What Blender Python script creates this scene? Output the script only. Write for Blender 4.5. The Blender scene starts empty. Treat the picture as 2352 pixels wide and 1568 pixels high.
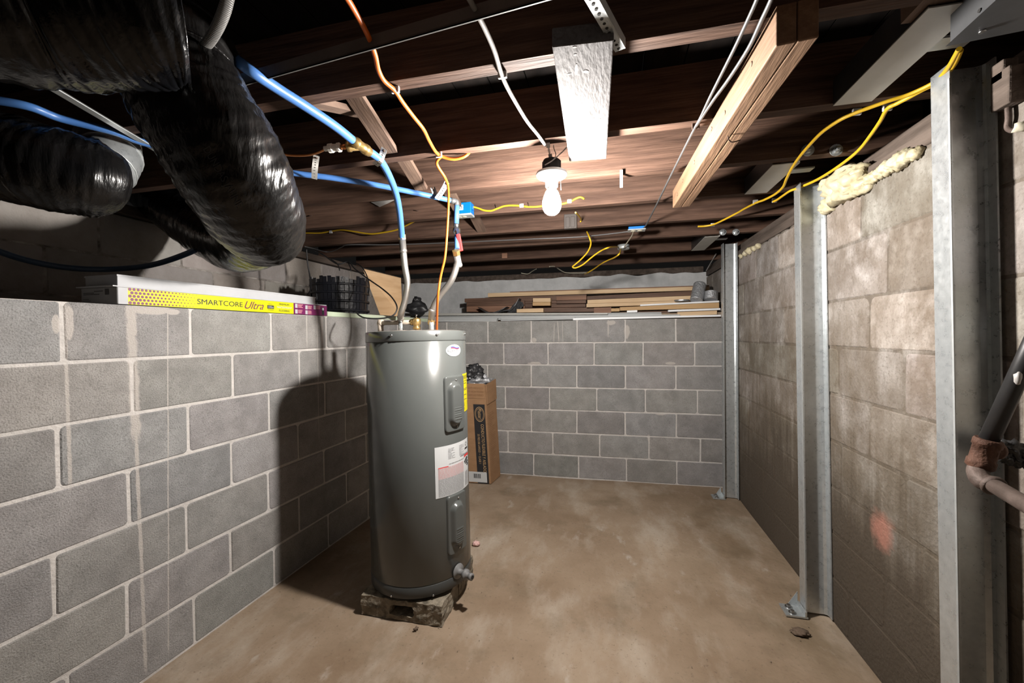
import bpy, bmesh, math, random
import numpy as np
from mathutils import Vector, noise
from mathutils.bvhtree import BVHTree
random.seed(7)
V = Vector
PI = math.pi
scene = bpy.context.scene
COL = scene.collection

# ------------------------------------------------------------------ camera
W, H = 2352, 1568
F, PITCH, ROLL, HC, YAW = 938.855, 0.0181473, -0.0085666, 1.30195, math.radians(13.6)
cp, sp = math.cos(PITCH), math.sin(PITCH)
FW = np.array([0, cp, -sp]); UP = np.array([0, sp, cp]); RT = np.array([1., 0, 0])
c_, s_ = math.cos(ROLL), math.sin(ROLL)
RT, UP = RT*c_+UP*s_, -RT*s_+UP*c_
ROT = np.array([[math.cos(YAW), -math.sin(YAW), 0], [math.sin(YAW), math.cos(YAW), 0], [0, 0, 1]])
RT, UP, FW = ROT@RT, ROT@UP, ROT@FW
CAM = np.array([0, 0, HC])
def ray(x, y): return RT*((x-W/2)/F)-UP*((y-H/2)/F)+FW
def PZ(x, y, z): r = ray(x, y); return V(CAM+r*((z-HC)/r[2]))     # point of the photo at a height
def PY(x, y, Y): r = ray(x, y); return V(CAM+r*(Y/r[1]))           # on a plane across the room
def PX(x, y, X): r = ray(x, y); return V(CAM+r*(X/r[0]))           # on a plane along the room
def PD(x, y, d): return V(CAM+ray(x, y)*d)                         # at a distance
def PN(x, y, n, p): r = ray(x, y); n = np.array(n); return V(CAM+r*(((np.array(p)-CAM)@n)/(r@n)))
# the two low block walls: direction along each, normal into the room
al, ab = math.radians(15.42-13.6), math.radians(13.6-11.75)
LD = V((math.sin(al), math.cos(al), 0)); LN = V((math.cos(al), -math.sin(al), 0))
LP = LN*(-1.7614)
BD = V((math.cos(ab), math.sin(ab), 0)); BN = V((math.sin(ab), -math.cos(ab), 0)); BP = BN*(-3.6937)
def onL(x, y): return PN(x, y, LN, LP)
def onB(x, y): return PN(x, y, BN, BP)
cam = bpy.data.cameras.new('camera'); camo = bpy.data.objects.new('camera', cam); COL.objects.link(camo)
cam.sensor_fit = 'HORIZONTAL'; cam.sensor_width = 36; cam.lens = F/W*36; cam.clip_start = .02
from mathutils import Matrix
camo.matrix_world = Matrix(((RT[0], UP[0], -FW[0], 0), (RT[1], UP[1], -FW[1], 0), (RT[2], UP[2], -FW[2], HC), (0, 0, 0, 1)))
scene.camera = camo

# ------------------------------------------------------------------ materials
def M(name, c1, c2=None, scale=6., detail=6., rough=.8, metal=0., bump=0., bscale=None, stretch=(1, 1, 1),
      c3=None, scale3=60., amt3=.3, emit=None, spec=.4, lo=.35, hi=.65, attr=False, rough2=None, trans=0., bstretch=None, alpha=1.):
    m = bpy.data.materials.new(name); m.use_nodes = True
    nt = m.node_tree; N = nt.nodes; Lk = nt.links
    b = N['Principled BSDF']
    b.inputs['Roughness'].default_value = rough; b.inputs['Metallic'].default_value = metal
    b.inputs['Specular IOR Level'].default_value = spec
    b.inputs['Base Color'].default_value = (*c1, 1)
    if trans: b.inputs['Transmission Weight'].default_value = trans
    if alpha < 1: b.inputs['Alpha'].default_value = alpha
    tc = N.new('ShaderNodeTexCoord')
    def mapped(st):
        mp = N.new('ShaderNodeMapping'); mp.inputs['Scale'].default_value = st
        Lk.new(tc.outputs['Object'], mp.inputs['Vector']); return mp.outputs['Vector']
    vec = mapped(stretch)
    out = None
    if c2:
        n = N.new('ShaderNodeTexNoise'); n.inputs['Scale'].default_value = scale; n.inputs['Detail'].default_value = detail
        n.inputs['Roughness'].default_value = .65
        Lk.new(vec, n.inputs['Vector'])
        r = N.new('ShaderNodeValToRGB'); r.color_ramp.elements[0].position = lo; r.color_ramp.elements[1].position = hi
        r.color_ramp.elements[0].color = (*c1, 1); r.color_ramp.elements[1].color = (*c2, 1)
        Lk.new(n.outputs['Fac'], r.inputs['Fac']); out = r.outputs['Color']
        if rough2 is not None:
            rr = N.new('ShaderNodeMapRange'); rr.inputs['To Min'].default_value = rough; rr.inputs['To Max'].default_value = rough2
            rr.inputs['From Min'].default_value = lo; rr.inputs['From Max'].default_value = hi
            Lk.new(n.outputs['Fac'], rr.inputs['Value']); Lk.new(rr.outputs['Result'], b.inputs['Roughness'])
    if c3:
        n3 = N.new('ShaderNodeTexNoise'); n3.inputs['Scale'].default_value = scale3; n3.inputs['Detail'].default_value = 3
        Lk.new(vec, n3.inputs['Vector'])
        mr = N.new('ShaderNodeMapRange'); mr.inputs['From Min'].default_value = .5; mr.inputs['From Max'].default_value = .68
        mr.inputs['To Max'].default_value = amt3
        Lk.new(n3.outputs['Fac'], mr.inputs['Value'])
        mx = N.new('ShaderNodeMix'); mx.data_type = 'RGBA'
        Lk.new(mr.outputs['Result'], mx.inputs['Factor'])
        if out: Lk.new(out, mx.inputs[6])
        else: mx.inputs[6].default_value = (*c1, 1)
        mx.inputs[7].default_value = (*c3, 1); out = mx.outputs[2]
    if attr:
        at = N.new('ShaderNodeAttribute'); at.attribute_name = 'tone'
        mx = N.new('ShaderNodeMix'); mx.data_type = 'RGBA'; mx.blend_type = 'MULTIPLY'; mx.inputs['Factor'].default_value = 1
        if out: Lk.new(out, mx.inputs[6])
        else: mx.inputs[6].default_value = (*c1, 1)
        Lk.new(at.outputs['Color'], mx.inputs[7]); out = mx.outputs[2]
    if out: Lk.new(out, b.inputs['Base Color'])
    if bump:
        nb = N.new('ShaderNodeTexNoise'); nb.inputs['Scale'].default_value = bscale or scale*4; nb.inputs['Detail'].default_value = 5
        Lk.new(mapped(bstretch or stretch), nb.inputs['Vector'])
        bp = N.new('ShaderNodeBump'); bp.inputs['Strength'].default_value = bump; bp.inputs['Distance'].default_value = .01
        Lk.new(nb.outputs['Fac'], bp.inputs['Height']); Lk.new(bp.outputs['Normal'], b.inputs['Normal'])
    if emit:
        b.inputs['Emission Color'].default_value = (1, .95, .895, 1); b.inputs['Emission Strength'].default_value = emit
    return m

def ramp(nt, src, lo, hi, a=0., b=1.):
    r = nt.nodes.new('ShaderNodeMapRange'); r.inputs['From Min'].default_value = lo; r.inputs['From Max'].default_value = hi
    r.inputs['To Min'].default_value = a; r.inputs['To Max'].default_value = b; nt.links.new(src, r.inputs['Value']); return r.outputs['Result']
def nz(nt, pos, sc, st=(1, 1, 1), det=6., off=(0, 0, 0)):
    mp = nt.nodes.new('ShaderNodeMapping'); mp.inputs['Scale'].default_value = st; mp.inputs['Location'].default_value = off; nt.links.new(pos, mp.inputs[0])
    n = nt.nodes.new('ShaderNodeTexNoise'); n.inputs['Scale'].default_value = sc; n.inputs['Detail'].default_value = det; n.inputs['Roughness'].default_value = .62
    nt.links.new(mp.outputs[0], n.inputs['Vector']); return n.outputs['Fac']
def mix(nt, f, a, b):
    m = nt.nodes.new('ShaderNodeMix'); m.data_type = 'RGBA'; nt.links.new(f, m.inputs['Factor'])
    for k, q in ((6, a), (7, b)):
        if isinstance(q, tuple): m.inputs[k].default_value = (*q, 1)
        else: nt.links.new(q, m.inputs[k])
    return m.outputs[2]
def mth(nt, op, a, b, c=None):
    m = nt.nodes.new('ShaderNodeMath'); m.operation = op
    for k, q in enumerate((a, b, c)):
        if q is None: continue
        if isinstance(q, (int, float)): m.inputs[k].default_value = q
        else: nt.links.new(q, m.inputs[k])
    return m.outputs[0]
def M_rightwall(name='old_block', c1=(.125, .102, .080), c2=(.255, .232, .208)):
    m = M(name, c1, rough=.92, bump=.6, bscale=70); nt = m.node_tree; b = nt.nodes['Principled BSDF']
    pos = nt.nodes.new('ShaderNodeNewGeometry').outputs['Position']
    sep = nt.nodes.new('ShaderNodeSeparateXYZ'); nt.links.new(pos, sep.inputs[0]); zz = sep.outputs['Z']
    col = mix(nt, ramp(nt, nz(nt, pos, 2.3), .34, .66), c1, c2)
    col = mix(nt, ramp(nt, nz(nt, pos, 5.5, off=(3, 1, 2)), .50, .68, 0, .7), col, (.40, .38, .355))      # chalky bloom
    col = mix(nt, ramp(nt, nz(nt, pos, 4., (1, 1.5, .8), off=(7, 5, 1)), .47, .68, 0, .65), col, (.115, .088, .062))
    col = mix(nt, ramp(nt, nz(nt, pos, 90., det=3.), .54, .70, 0, .55), col, (.09, .072, .055))
    col = mix(nt, ramp(nt, nz(nt, pos, 17., (1, 1, 1), 9., (5, 3, 8)), .50, .66, 0, .28), col, (.35, .325, .295))
    col = mix(nt, ramp(nt, nz(nt, pos, 24., (1, 1, .6), 9., (2, 9, 3)), .50, .64, 0, .3), col, (.085, .066, .048))
    if 'block' in name:
        at = nt.nodes.new('ShaderNodeAttribute'); at.attribute_name = 'tone'
        mm = nt.nodes.new('ShaderNodeMix'); mm.data_type = 'RGBA'; mm.blend_type = 'MULTIPLY'; mm.inputs['Factor'].default_value = 1
        nt.links.new(col, mm.inputs[6]); nt.links.new(at.outputs['Color'], mm.inputs[7]); col = mm.outputs[2]
    # seeping damp: ragged brown tide mark climbing from the floor, with runs
    edge = mth(nt, 'MULTIPLY_ADD', nz(nt, pos, 1.5), 1.7, -.42)
    edge = mth(nt, 'MULTIPLY_ADD', nz(nt, pos, 1.7, (1, 16, 1.2)), .9, mth(nt, 'ADD', edge, -.3))
    d = mth(nt, 'SUBTRACT', edge, zz)
    col = mix(nt, ramp(nt, d, -.75, .0, 0, .7), col, (.115, .09, .06))
    col = mix(nt, ramp(nt, d, -.30, .20, 0, .9), col, (.052, .038, .025))
    # old pink paint mark
    P = PX(2026, 1218, .97); dm = nt.nodes.new('ShaderNodeVectorMath'); dm.operation = 'DISTANCE'; nt.links.new(pos, dm.inputs[0]); dm.inputs[1].default_value = P
    q = mth(nt, 'MULTIPLY_ADD', nz(nt, pos, 16.), .10, dm.outputs['Value'])
    col = mix(nt, ramp(nt, q, .135, .085, 0, .75), col, (.34, .15, .11))
    nt.links.new(col, b.inputs['Base Color']); return m
def M_floor():
    m = M('concrete_floor', (.2, .15, .1), rough=.85, bump=.35, bscale=45); nt = m.node_tree; b = nt.nodes['Principled BSDF']
    pos = nt.nodes.new('ShaderNodeNewGeometry').outputs['Position']
    sep = nt.nodes.new('ShaderNodeSeparateXYZ'); nt.links.new(pos, sep.inputs[0])
    col = mix(nt, ramp(nt, nz(nt, pos, 1.1, det=9.), .34, .66), (.185, .125, .078), (.325, .25, .18))
    col = mix(nt, ramp(nt, nz(nt, pos, 2.6, (1.6, .7, 1), off=(4, 2, 0)), .50, .70, 0, .6), col, (.43, .375, .31))
    col = mix(nt, ramp(nt, nz(nt, pos, 3.4, off=(9, 2, 4)), .54, .72, 0, .6), col, (.13, .095, .058))
    rt = mth(nt, 'MULTIPLY', ramp(nt, sep.outputs['X'], .25, .95), ramp(nt, nz(nt, pos, 3., (1.3, .6, 1), off=(1, 8, 0)), .40, .62, 0, .65))
    col = mix(nt, rt, col, (.12, .082, .042))                                        # damp ochre staining along the wall
    col = mix(nt, ramp(nt, nz(nt, pos, 7., (1, .5, 1), 10., (2, 2, 2)), .62, .72, 0, .55), col, (.46, .42, .37))   # scuffs
    col = mix(nt, ramp(nt, nz(nt, pos, 75., det=4.), .60, .74, 0, .5), col, (.075, .052, .035))
    nt.links.new(col, b.inputs['Base Color']); return m

def M_block():
    m = M('grey_block', (.205, .199, .193), (.29, .283, .274), scale=9, detail=8, rough=.9, bump=.5, bscale=210, c3=(.10, .096, .093), scale3=230, amt3=.6, attr=True)
    nt = m.node_tree; b = nt.nodes['Principled BSDF']; col = b.inputs['Base Color'].links[0].from_socket
    pos = nt.nodes.new('ShaderNodeNewGeometry').outputs['Position']; sep = nt.nodes.new('ShaderNodeSeparateXYZ'); nt.links.new(pos, sep.inputs[0]); zz = sep.outputs['Z']
    def dot(d): v = nt.nodes.new('ShaderNodeVectorMath'); v.operation = 'DOT_PRODUCT'; nt.links.new(pos, v.inputs[0]); v.inputs[1].default_value = d; return v.outputs['Value']
    n1 = nz(nt, pos, 9., (1, 1, 1), 5.); n2 = nz(nt, pos, 30., (1, 1, 1), 5.)
    col = mix(nt, ramp(nt, nz(nt, pos, 1.6, det=5.), .45, .72, 0, .3), col, (.255, .228, .208))            # dusty warm bloom
    for D, on, Nn, off, runs, spots in (
        (LD, onL, LN, -1.7614, [((299, 706), (311, 1010), .016), ((311, 1000), (334, 1540), .006), ((384, 715), (386, 1500), .0022), ((727, 727), (732, 1010), .0022), ((703, 727), (704, 795), .004), ((738, 727), (739, 788), .008), ((147, 700), (160, 1120), .005)],
         [((345, 711), .075, .018), ((302, 752), .018, .05), ((154, 740), .016, .06), ((128, 745), .012, .03), ((395, 716), .03, .012)]),
        (BD, onB, BN, -3.6937, [((1281, 742), (1284, 785), .004), ((1292, 744), (1293, 785), .0025), ((1273, 748), (1272, 785), .003), ((1397, 735), (1397, 772), .006)],
         [((1404, 741), .04, .02), ((1440, 762), .024, .06), ((1226, 781), .03, .02), ((1228, 835), .06, .018), ((1540, 834), .04, .012), ((1490, 1005), .012, .03), ((1518, 950), .05, .012)])):
        s_ = dot(D); side = ramp(nt, mth(nt, 'ABSOLUTE', mth(nt, 'SUBTRACT', dot(Nn), off), None), .05, .02)
        tot = None
        for p0, p1, w in runs:
            A, B = on(*p0), on(*p1); k = (B.dot(D)-A.dot(D))/(B.z-A.z)
            line = mth(nt, 'MULTIPLY_ADD', zz, k, A.dot(D)-k*A.z)
            d = mth(nt, 'ABSOLUTE', mth(nt, 'SUBTRACT', s_, line), None)
            d = mth(nt, 'MULTIPLY_ADD', n2, w*1.6, mth(nt, 'SUBTRACT', d, w*.8))
            q = mth(nt, 'MULTIPLY', ramp(nt, d, w*1.25, w*.7), mth(nt, 'MULTIPLY', ramp(nt, zz, B.z-.02, B.z+.03), ramp(nt, zz, A.z+.03, A.z)))
            tot = q if tot is None else mth(nt, 'MAXIMUM', tot, q)
        for c, a_, b_ in spots:
            P = on(*c); u = mth(nt, 'DIVIDE', mth(nt, 'SUBTRACT', s_, P.dot(D)), a_); v = mth(nt, 'DIVIDE', mth(nt, 'SUBTRACT', zz, P.z), b_)
            r = mth(nt, 'ADD', mth(nt, 'MULTIPLY', u, u), mth(nt, 'MULTIPLY', v, v))
            q = ramp(nt, mth(nt, 'MULTIPLY_ADD', n2, 1.8, mth(nt, 'ADD', r, -.9)), 1.15, .8)
            tot = mth(nt, 'MAXIMUM', tot, q)
        col = mix(nt, mth(nt, 'MULTIPLY', mth(nt, 'MULTIPLY', tot, side), .85), col, (.42, .385, .355))
    nt.links.new(col, b.inputs['Base Color']); return m

MAT = dict(
    floor=M_floor(),
    block=M_block(),
    mortar=M('mortar', (.43, .405, .385), (.54, .51, .485), scale=14, rough=.9, bump=.5, bscale=90),
    smear=M('mortar_smear', (.33, .30, .275), (.40, .37, .34), scale=25, rough=.9, bump=.4, bscale=90),
    oldblock=M_rightwall(),
    oldmortar=M_rightwall('old_mortar', (.06, .047, .035), (.15, .128, .106)),
    outer=M('foundation_block', (.24, .215, .195), (.33, .305, .285), scale=4, rough=.9, bump=.5, bscale=60, attr=True),
    outermortar=M('foundation_mortar', (.10, .085, .075), (.42, .39, .36), scale=9, rough=.95, bump=.5),
    parge=M('grey_parging', (.45, .46, .465), (.60, .605, .61), scale=5, detail=8, rough=.9, bump=.4, bscale=30),
    joist=M('old_joist_wood', (.038, .021, .0145), (.098, .057, .04), scale=3, detail=8, rough=.75, stretch=(.6, 7, 9), bump=.35, bscale=10, c3=(.02, .011, .008), scale3=5, amt3=.5, spec=.15),
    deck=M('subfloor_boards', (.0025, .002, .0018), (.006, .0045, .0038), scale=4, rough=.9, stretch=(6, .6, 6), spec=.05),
    bridge=M('bridging_wood', (.07, .042, .03), (.125, .08, .056), scale=4, rough=.8, stretch=(8, 1.2, 1.2), bump=.2),
    stud=M('stud_wood', (.14, .076, .041), (.215, .128, .073), scale=2.5, detail=7, rough=.7, stretch=(9, .7, 9), bump=.25, c3=(.09, .045, .025), scale3=3, amt3=.5),
    pine=M('pine_wood', (.55, .38, .22), (.66, .49, .31), scale=2.5, detail=7, rough=.65, stretch=(.7, 9, 9), bump=.15, c3=(.45, .28, .14), scale3=4, amt3=.4),
    tan=M('tan_wood', (.42, .26, .12), (.52, .34, .17), scale=2.5, detail=7, rough=.65, stretch=(.7, 9, 9), bump=.15),
    brown=M('dark_brown_wood', (.075, .037, .022), (.15, .08, .05), scale=3, detail=7, rough=.6, stretch=(.7, 9, 9), bump=.3),
    redbrown=M('red_brown_wood', (.17, .085, .05), (.26, .14, .09), scale=3, detail=7, rough=.65, stretch=(.7, 9, 9), bump=.3),
    ply=M('plywood', (.40, .25, .13), (.53, .36, .21), scale=2.2, detail=3, rough=.7, stretch=(1, 1, 5), bump=.1),
    paint=M('white_paint_wood', (.058, .054, .054), (.082, .078, .078), scale=7, detail=8, rough=.75, stretch=(4, 1, 4), bump=.35, c3=(.03, .025, .022), scale3=22, amt3=.45, spec=.1),
    sill=M('sill_timber', (.055, .04, .031), (.115, .088, .072), scale=4, rough=.9, stretch=(6, .7, 6), bump=.5),
    galv=M('galvanised_steel', (.44, .47, .485), (.60, .63, .64), scale=45, detail=6, rough=.24, metal=.72, rough2=.36, bump=.03, bscale=120, lo=.25, hi=.75),
    galvdull=M('dull_galvanised', (.36, .38, .38), (.44, .46, .46), scale=24, rough=.5, metal=.5),
    offwhite=M('white_coated_steel', (.33, .325, .30), (.38, .375, .35), scale=8, rough=.45),
    steel=M('braided_steel', (.40, .385, .36), rough=.36, metal=.85, bump=.25, bscale=1100),
    bright=M('bright_metal', (.5, .5, .5), rough=.28, metal=1),
    darkiron=M('black_iron', (.018, .018, .019), (.035, .034, .034), scale=9, rough=.42, metal=.3, spec=.5),
    rust=M('rusty_iron', (.05, .021, .012), (.10, .046, .028), scale=22, rough=.75, metal=.2, bump=.5),
    pipegrey=M('dirty_iron', (.06, .042, .034), (.115, .085, .072), scale=18, rough=.65, metal=.3, bump=.3),
    greybox=M('grey_enamel', (.03, .031, .033), (.037, .038, .041), scale=30, rough=.5),
    heater=M('grey_heater_enamel', (.073, .078, .075), (.079, .084, .081), scale=3, rough=.20, spec=.5, bump=.015, bscale=220),
    heaterdark=M('heater_lower_ring', (.045, .047, .046), rough=.4),
    heatertop=M('dusty_heater_top', (.20, .17, .145), (.25, .215, .185), scale=20, rough=.7),
    white=M('white_plastic', (.5, .5, .5), rough=.45),
    porcelain=M('porcelain', (.6, .59, .57), rough=.25),
    labelw=M('white_label', (.50, .51, .515), rough=.4),
    ink=M('black_ink', (.02, .02, .022), rough=.5),
    greyink=M('grey_ink', (.22, .22, .23), rough=.5),
    redink=M('red_ink', (.55, .04, .04), rough=.5),
    pinkink=M('faded_red_ink', (.62, .30, .30), rough=.5),
    navy=M('navy_ink', (.03, .06, .25), rough=.5),
    yellowlab=M('yellow_label', (.50, .43, .0), rough=.45),
    lime=M('lime_print', (.46, .46, .0), (.50, .50, .005), scale=3, rough=.45),
    plum=M('plum_print', (.13, .012, .075), rough=.45),
    carton=M('white_carton', (.36, .365, .38), (.41, .415, .43), scale=5, rough=.6),
    cartongrey=M('carton_end', (.28, .28, .28), (.34, .34, .34), scale=5, rough=.7),
    cardboard=M('brown_cardboard', (.26, .145, .072), (.31, .178, .092), scale=6, rough=.8, stretch=(1, 1, 3)),
    cardinside=M('dark_cardboard', (.22, .115, .055), rough=.85),
    blackfilm=M('black_duct_film', (.0022, .0024, .003), (.004, .0042, .005), scale=7, rough=.16, spec=.3, bump=.9, bscale=16, rough2=.3, bstretch=(1.1, 1.1, .5)),
    dustfilm=M('dusty_duct_film', (.0024, .0025, .003), (.007, .0064, .006), scale=2.2, rough=.17, spec=.34, bump=.75, bscale=17, rough2=.34, bstretch=(1.8, 1.8, .3)),
    bag=M('black_bag', (.024, .024, .026), rough=.42, spec=.5, bump=.7, bscale=12),
    duskprint=M('faint_print', (.03, .031, .034), rough=.6, spec=.2),
    crate=M('black_mesh_plastic', (.0025, .003, .0045), (.007, .0075, .011), scale=5, rough=.42, bump=.4, bscale=40),
    rubber=M('black_rubber', (.012, .012, .013), rough=.5),
    alu=M('aluminium_foil', (.45, .46, .48), rough=.35, metal=.55, bump=.9, bscale=60),
    pex=M('blue_pipe', (.045, .125, .33), (.055, .145, .36), scale=8, rough=.38),
    shadedpex=M('shaded_blue_pipe', (.03, .055, .10), rough=.45),  # same blue pipe, with the shadow it hangs in put into the colour
    brass=M('brass', (.50, .33, .12), (.60, .42, .18), scale=20, rough=.3, metal=.9),
    copper=M('copper', (.55, .22, .08), rough=.3, metal=.9),
    clearfit=M('clear_plastic_fitting', (.62, .60, .56), rough=.2, spec=.6),
    cpvc=M('cream_pipe', (.34, .285, .23), (.39, .335, .28), scale=12, rough=.5),
    orange=M('orange_cable', (.48, .10, .010), rough=.45),
    yellow=M('yellow_cable', (.50, .31, .012), rough=.45),
    wirew=M('white_cable', (.38, .365, .35), rough=.5),
    dirtywire=M('dirty_white_cable', (.12, .11, .10), (.22, .205, .19), scale=12, rough=.6),
    conduit=M('armoured_cable', (.10, .10, .102), rough=.45, metal=.5),
    strap=M('grey_strap', (.36, .355, .335), (.42, .41, .39), scale=20, rough=.5),
    hole=M('dark_hole', (.012, .011, .010), rough=.9),
    nail=M('rusty_nail', (.05, .03, .022), rough=.7, metal=.3),
    bluebox=M('blue_box_plastic', (.0, .11, .36), rough=.4),
    brownbox=M('old_brown_box', (.055, .045, .04), rough=.6),
    cream=M('cream_plastic', (.45, .42, .33), rough=.4),
    foam=M('spray_foam', (.40, .345, .21), (.48, .435, .31), scale=14, rough=.5, bump=.4, bscale=40),
    stone=M('concrete_brick', (.14, .115, .08), (.25, .215, .165), scale=9, detail=8, rough=.95, bump=.9, bscale=45, c3=(.04, .035, .025), scale3=30, amt3=.7),
    siding=M('grey_siding', (.36, .37, .37), (.42, .43, .43), scale=4, rough=.5, stretch=(.5, 6, 6)),
    green=M('pale_green_siding', (.42, .50, .36), (.50, .56, .44), scale=4, rough=.5),
    trimw=M('white_trim', (.78, .79, .80), rough=.4),
    pinkfluff=M('pink_insulation', (.62, .36, .34), (.72, .5, .46), scale=60, rough=.95, bump=.8, bscale=90),
    leaf=M('dead_leaf', (.09, .06, .04), (.14, .10, .07), scale=60, rough=.9),
    pebble=M('grit', (.12, .09, .065), (.25, .2, .15), scale=80, rough=.9),
    pinkpaint=M('pink_paint_mark', (.30, .15, .115), (.24, .145, .115), scale=20, rough=.9, bump=.5, bscale=70),
    bulb=M('lit_bulb', (1, 1, 1), emit=700.),
    redgrip=M('red_grip', (.60, .03, .03), rough=.4),
    ironface=M('iron_face', (.075, .072, .07), (.11, .106, .10), scale=9, rough=.5),
    valvegrey=M('grey_valve_plastic', (.16, .16, .16), rough=.5),
    film=M('hanging_plastic', (.42, .40, .38), rough=.25),
)

# ------------------------------------------------------------------ mesh builder
ORG = {}
class MB:
    def __init__(s): s.v = []; s.f = []; s.mi = []; s.sm = []; s.tone = []; s.cur = (1., 1., 1.)
    def face(s, idx, mi=0, smooth=False): s.f.append(tuple(idx)); s.mi.append(mi); s.sm.append(smooth); s.tone.append(s.cur)
    def add(s, pts): b = len(s.v); s.v += [V(p) for p in pts]; return b
    def quad(s, a, b, c, d, mi=0): i = s.add([a, b, c, d]); s.face((i, i+1, i+2, i+3), mi)
    def box8(s, p, mi=0):           # p: 4 bottom (ccw from above) + 4 top
        i = s.add(p)
        for q in ((3, 2, 1, 0), (4, 5, 6, 7), (0, 1, 5, 4), (1, 2, 6, 5), (2, 3, 7, 6), (3, 0, 4, 7)): s.face([i+k for k in q], mi)
        return s
    def box(s, lo, hi, mi=0):
        x0, y0, z0 = lo; x1, y1, z1 = hi
        return s.box8([(x0, y0, z0), (x1, y0, z0), (x1, y1, z0), (x0, y1, z0), (x0, y0, z1), (x1, y0, z1), (x1, y1, z1), (x0, y1, z1)], mi)
    def obox(s, o, a, b, c, mi=0):  # corner + three edge vectors
        o, a, b, c = V(o), V(a), V(b), V(c)
        if a.cross(b).dot(c) < 0: a, b = b, a
        return s.box8([o, o+a, o+a+b, o+b, o+c, o+a+c, o+a+b+c, o+b+c], mi)
    def beam(s, p, q, w, h, up=(0, 0, 1), mi=0):   # centred bar from p to q, w sideways, h along up
        p, q = V(p), V(q); d = (q-p); u = V(up); sd = d.cross(u).normalized(); u = sd.cross(d).normalized()
        return s.obox(p-sd*w/2-u*h/2, d, sd*w, u*h, mi)
    def tube(s, pts, r, n=10, mi=0, caps=True, smooth=True, wob=None, flat=1.):
        pts = [V(p) for p in pts]; m = len(pts)
        R = r if hasattr(r, '__len__') else [r]*m
        fr = []; prev = None
        for i, p in enumerate(pts):
            t = (pts[min(i+1, m-1)]-pts[max(i-1, 0)]).normalized()
            if prev is None:
                ref = V((0, 0, 1)) if abs(t.z) < .9 else V((1, 0, 0)); nn = (ref-t*ref.dot(t)).normalized()
            else: nn = (prev-t*prev.dot(t)).normalized()
            prev = nn; fr.append((p, nn, t.cross(nn), R[i]))
        b0 = len(s.v)
        for i, (p, nn, bb, rr) in enumerate(fr):
            for k in range(n):
                a = 2*PI*k/n; q = rr
                if wob: q = wob(i, a, rr, p)
                s.v.append(p+(nn*math.cos(a)*flat+bb*math.sin(a))*q)
        for i in range(m-1):
            for k in range(n):
                k2 = (k+1) % n
                s.face((b0+i*n+k, b0+i*n+k2, b0+(i+1)*n+k2, b0+(i+1)*n+k), mi, smooth)
        if caps:
            s.face([b0+k for k in range(n)][::-1], mi); s.face([b0+(m-1)*n+k for k in range(n)], mi)
        s.frames = fr
        return s
    def cyl(s, p, q, r, n=20, mi=0): return s.tube([p, q], r, n, mi, True, True)
    def lathe(s, prof, c=(0, 0, 0), ax=(0, 0, 1), n=32, mi=0, smooth=True):   # prof: (radius, along)
        c = V(c); ax = V(ax).normalized(); ref = V((1, 0, 0)) if abs(ax.x) < .8 else V((0, 1, 0))
        u = (ref-ax*ref.dot(ax)).normalized(); w = ax.cross(u); b0 = len(s.v)
        for r, h in prof:
            for k in range(n):
                a = 2*PI*k/n; s.v.append(c+ax*h+(u*math.cos(a)+w*math.sin(a))*r)
        for i in range(len(prof)-1):
            for k in range(n):
                k2 = (k+1) % n; s.face((b0+i*n+k, b0+i*n+k2, b0+(i+1)*n+k2, b0+(i+1)*n+k), mi, smooth)
        s.face([b0+k for k in range(n)][::-1], mi); s.face([b0+(len(prof)-1)*n+k for k in range(n)], mi)
        return s
    def blob(s, c, r, mi=0, amp=.25, fr=3., sub=3, sq=(1, 1, 1)):
        bm = bmesh.new(); bmesh.ops.create_icosphere(bm, subdivisions=sub, radius=1)
        c = V(c); b = len(s.v); bm.verts.ensure_lookup_table()
        for v in bm.verts:
            k = 1+amp*noise.noise(v.co*fr*.5+c*7)
            s.v.append(c+V((v.co.x*sq[0], v.co.y*sq[1], v.co.z*sq[2]))*r*k)
        for f in bm.faces: s.face([b+v.index for v in f.verts], mi, True)
        bm.free(); return s
    def text(s, body, fn, w=1., h=1., mi=0, keep=False, shear=0., bold=0.):
        vs, fs = glyphs(body, shear, bold)
        if not vs: return s
        x0 = min(v[0] for v in vs); x1 = max(v[0] for v in vs); y0 = min(v[1] for v in vs); y1 = max(v[1] for v in vs)
        i = s.add([fn((v[0]-x0)/(x1-x0), (v[1]-y0)/(y1-y0)) for v in vs])
        for f in fs: s.face([i+k for k in f], mi)
        return s
    def build(s, name, mats, parent=None, sharp=None, bevel=0.):
        if not isinstance(mats, (list, tuple)): mats = [mats]
        me = bpy.data.meshes.new(name)
        if parent is not None: org = ORG[parent.name]
        else:
            xs = [v.x for v in s.v]; ys = [v.y for v in s.v]; zs = [v.z for v in s.v]
            org = V(((min(xs)+max(xs))/2, (min(ys)+max(ys))/2, min(zs)))
        me.from_pydata([tuple(v-org) for v in s.v], [], s.f)
        for mm in mats: me.materials.append(MAT[mm])
        me.polygons.foreach_set('material_index', s.mi); me.polygons.foreach_set('use_smooth', s.sm)
        if any(t != (1., 1., 1.) for t in s.tone) or 'lock' in ''.join(mats) or 'outer' in mats:
            at = me.color_attributes.new('tone', 'FLOAT_COLOR', 'CORNER'); k = 0
            for p, t in zip(me.polygons, s.tone):
                for _ in p.vertices: at.data[k].color = (*t, 1); k += 1
        me.validate(); me.update()
        o = bpy.data.objects.new(name, me); COL.objects.link(o)
        if parent is not None: o.parent = parent
        else: o.location = org
        ORG[o.name] = org
        if bevel:
            bv = o.modifiers.new('bevel', 'BEVEL'); bv.width = bevel; bv.segments = 2; bv.limit_method = 'ANGLE'
        return o
GL = {}
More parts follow.
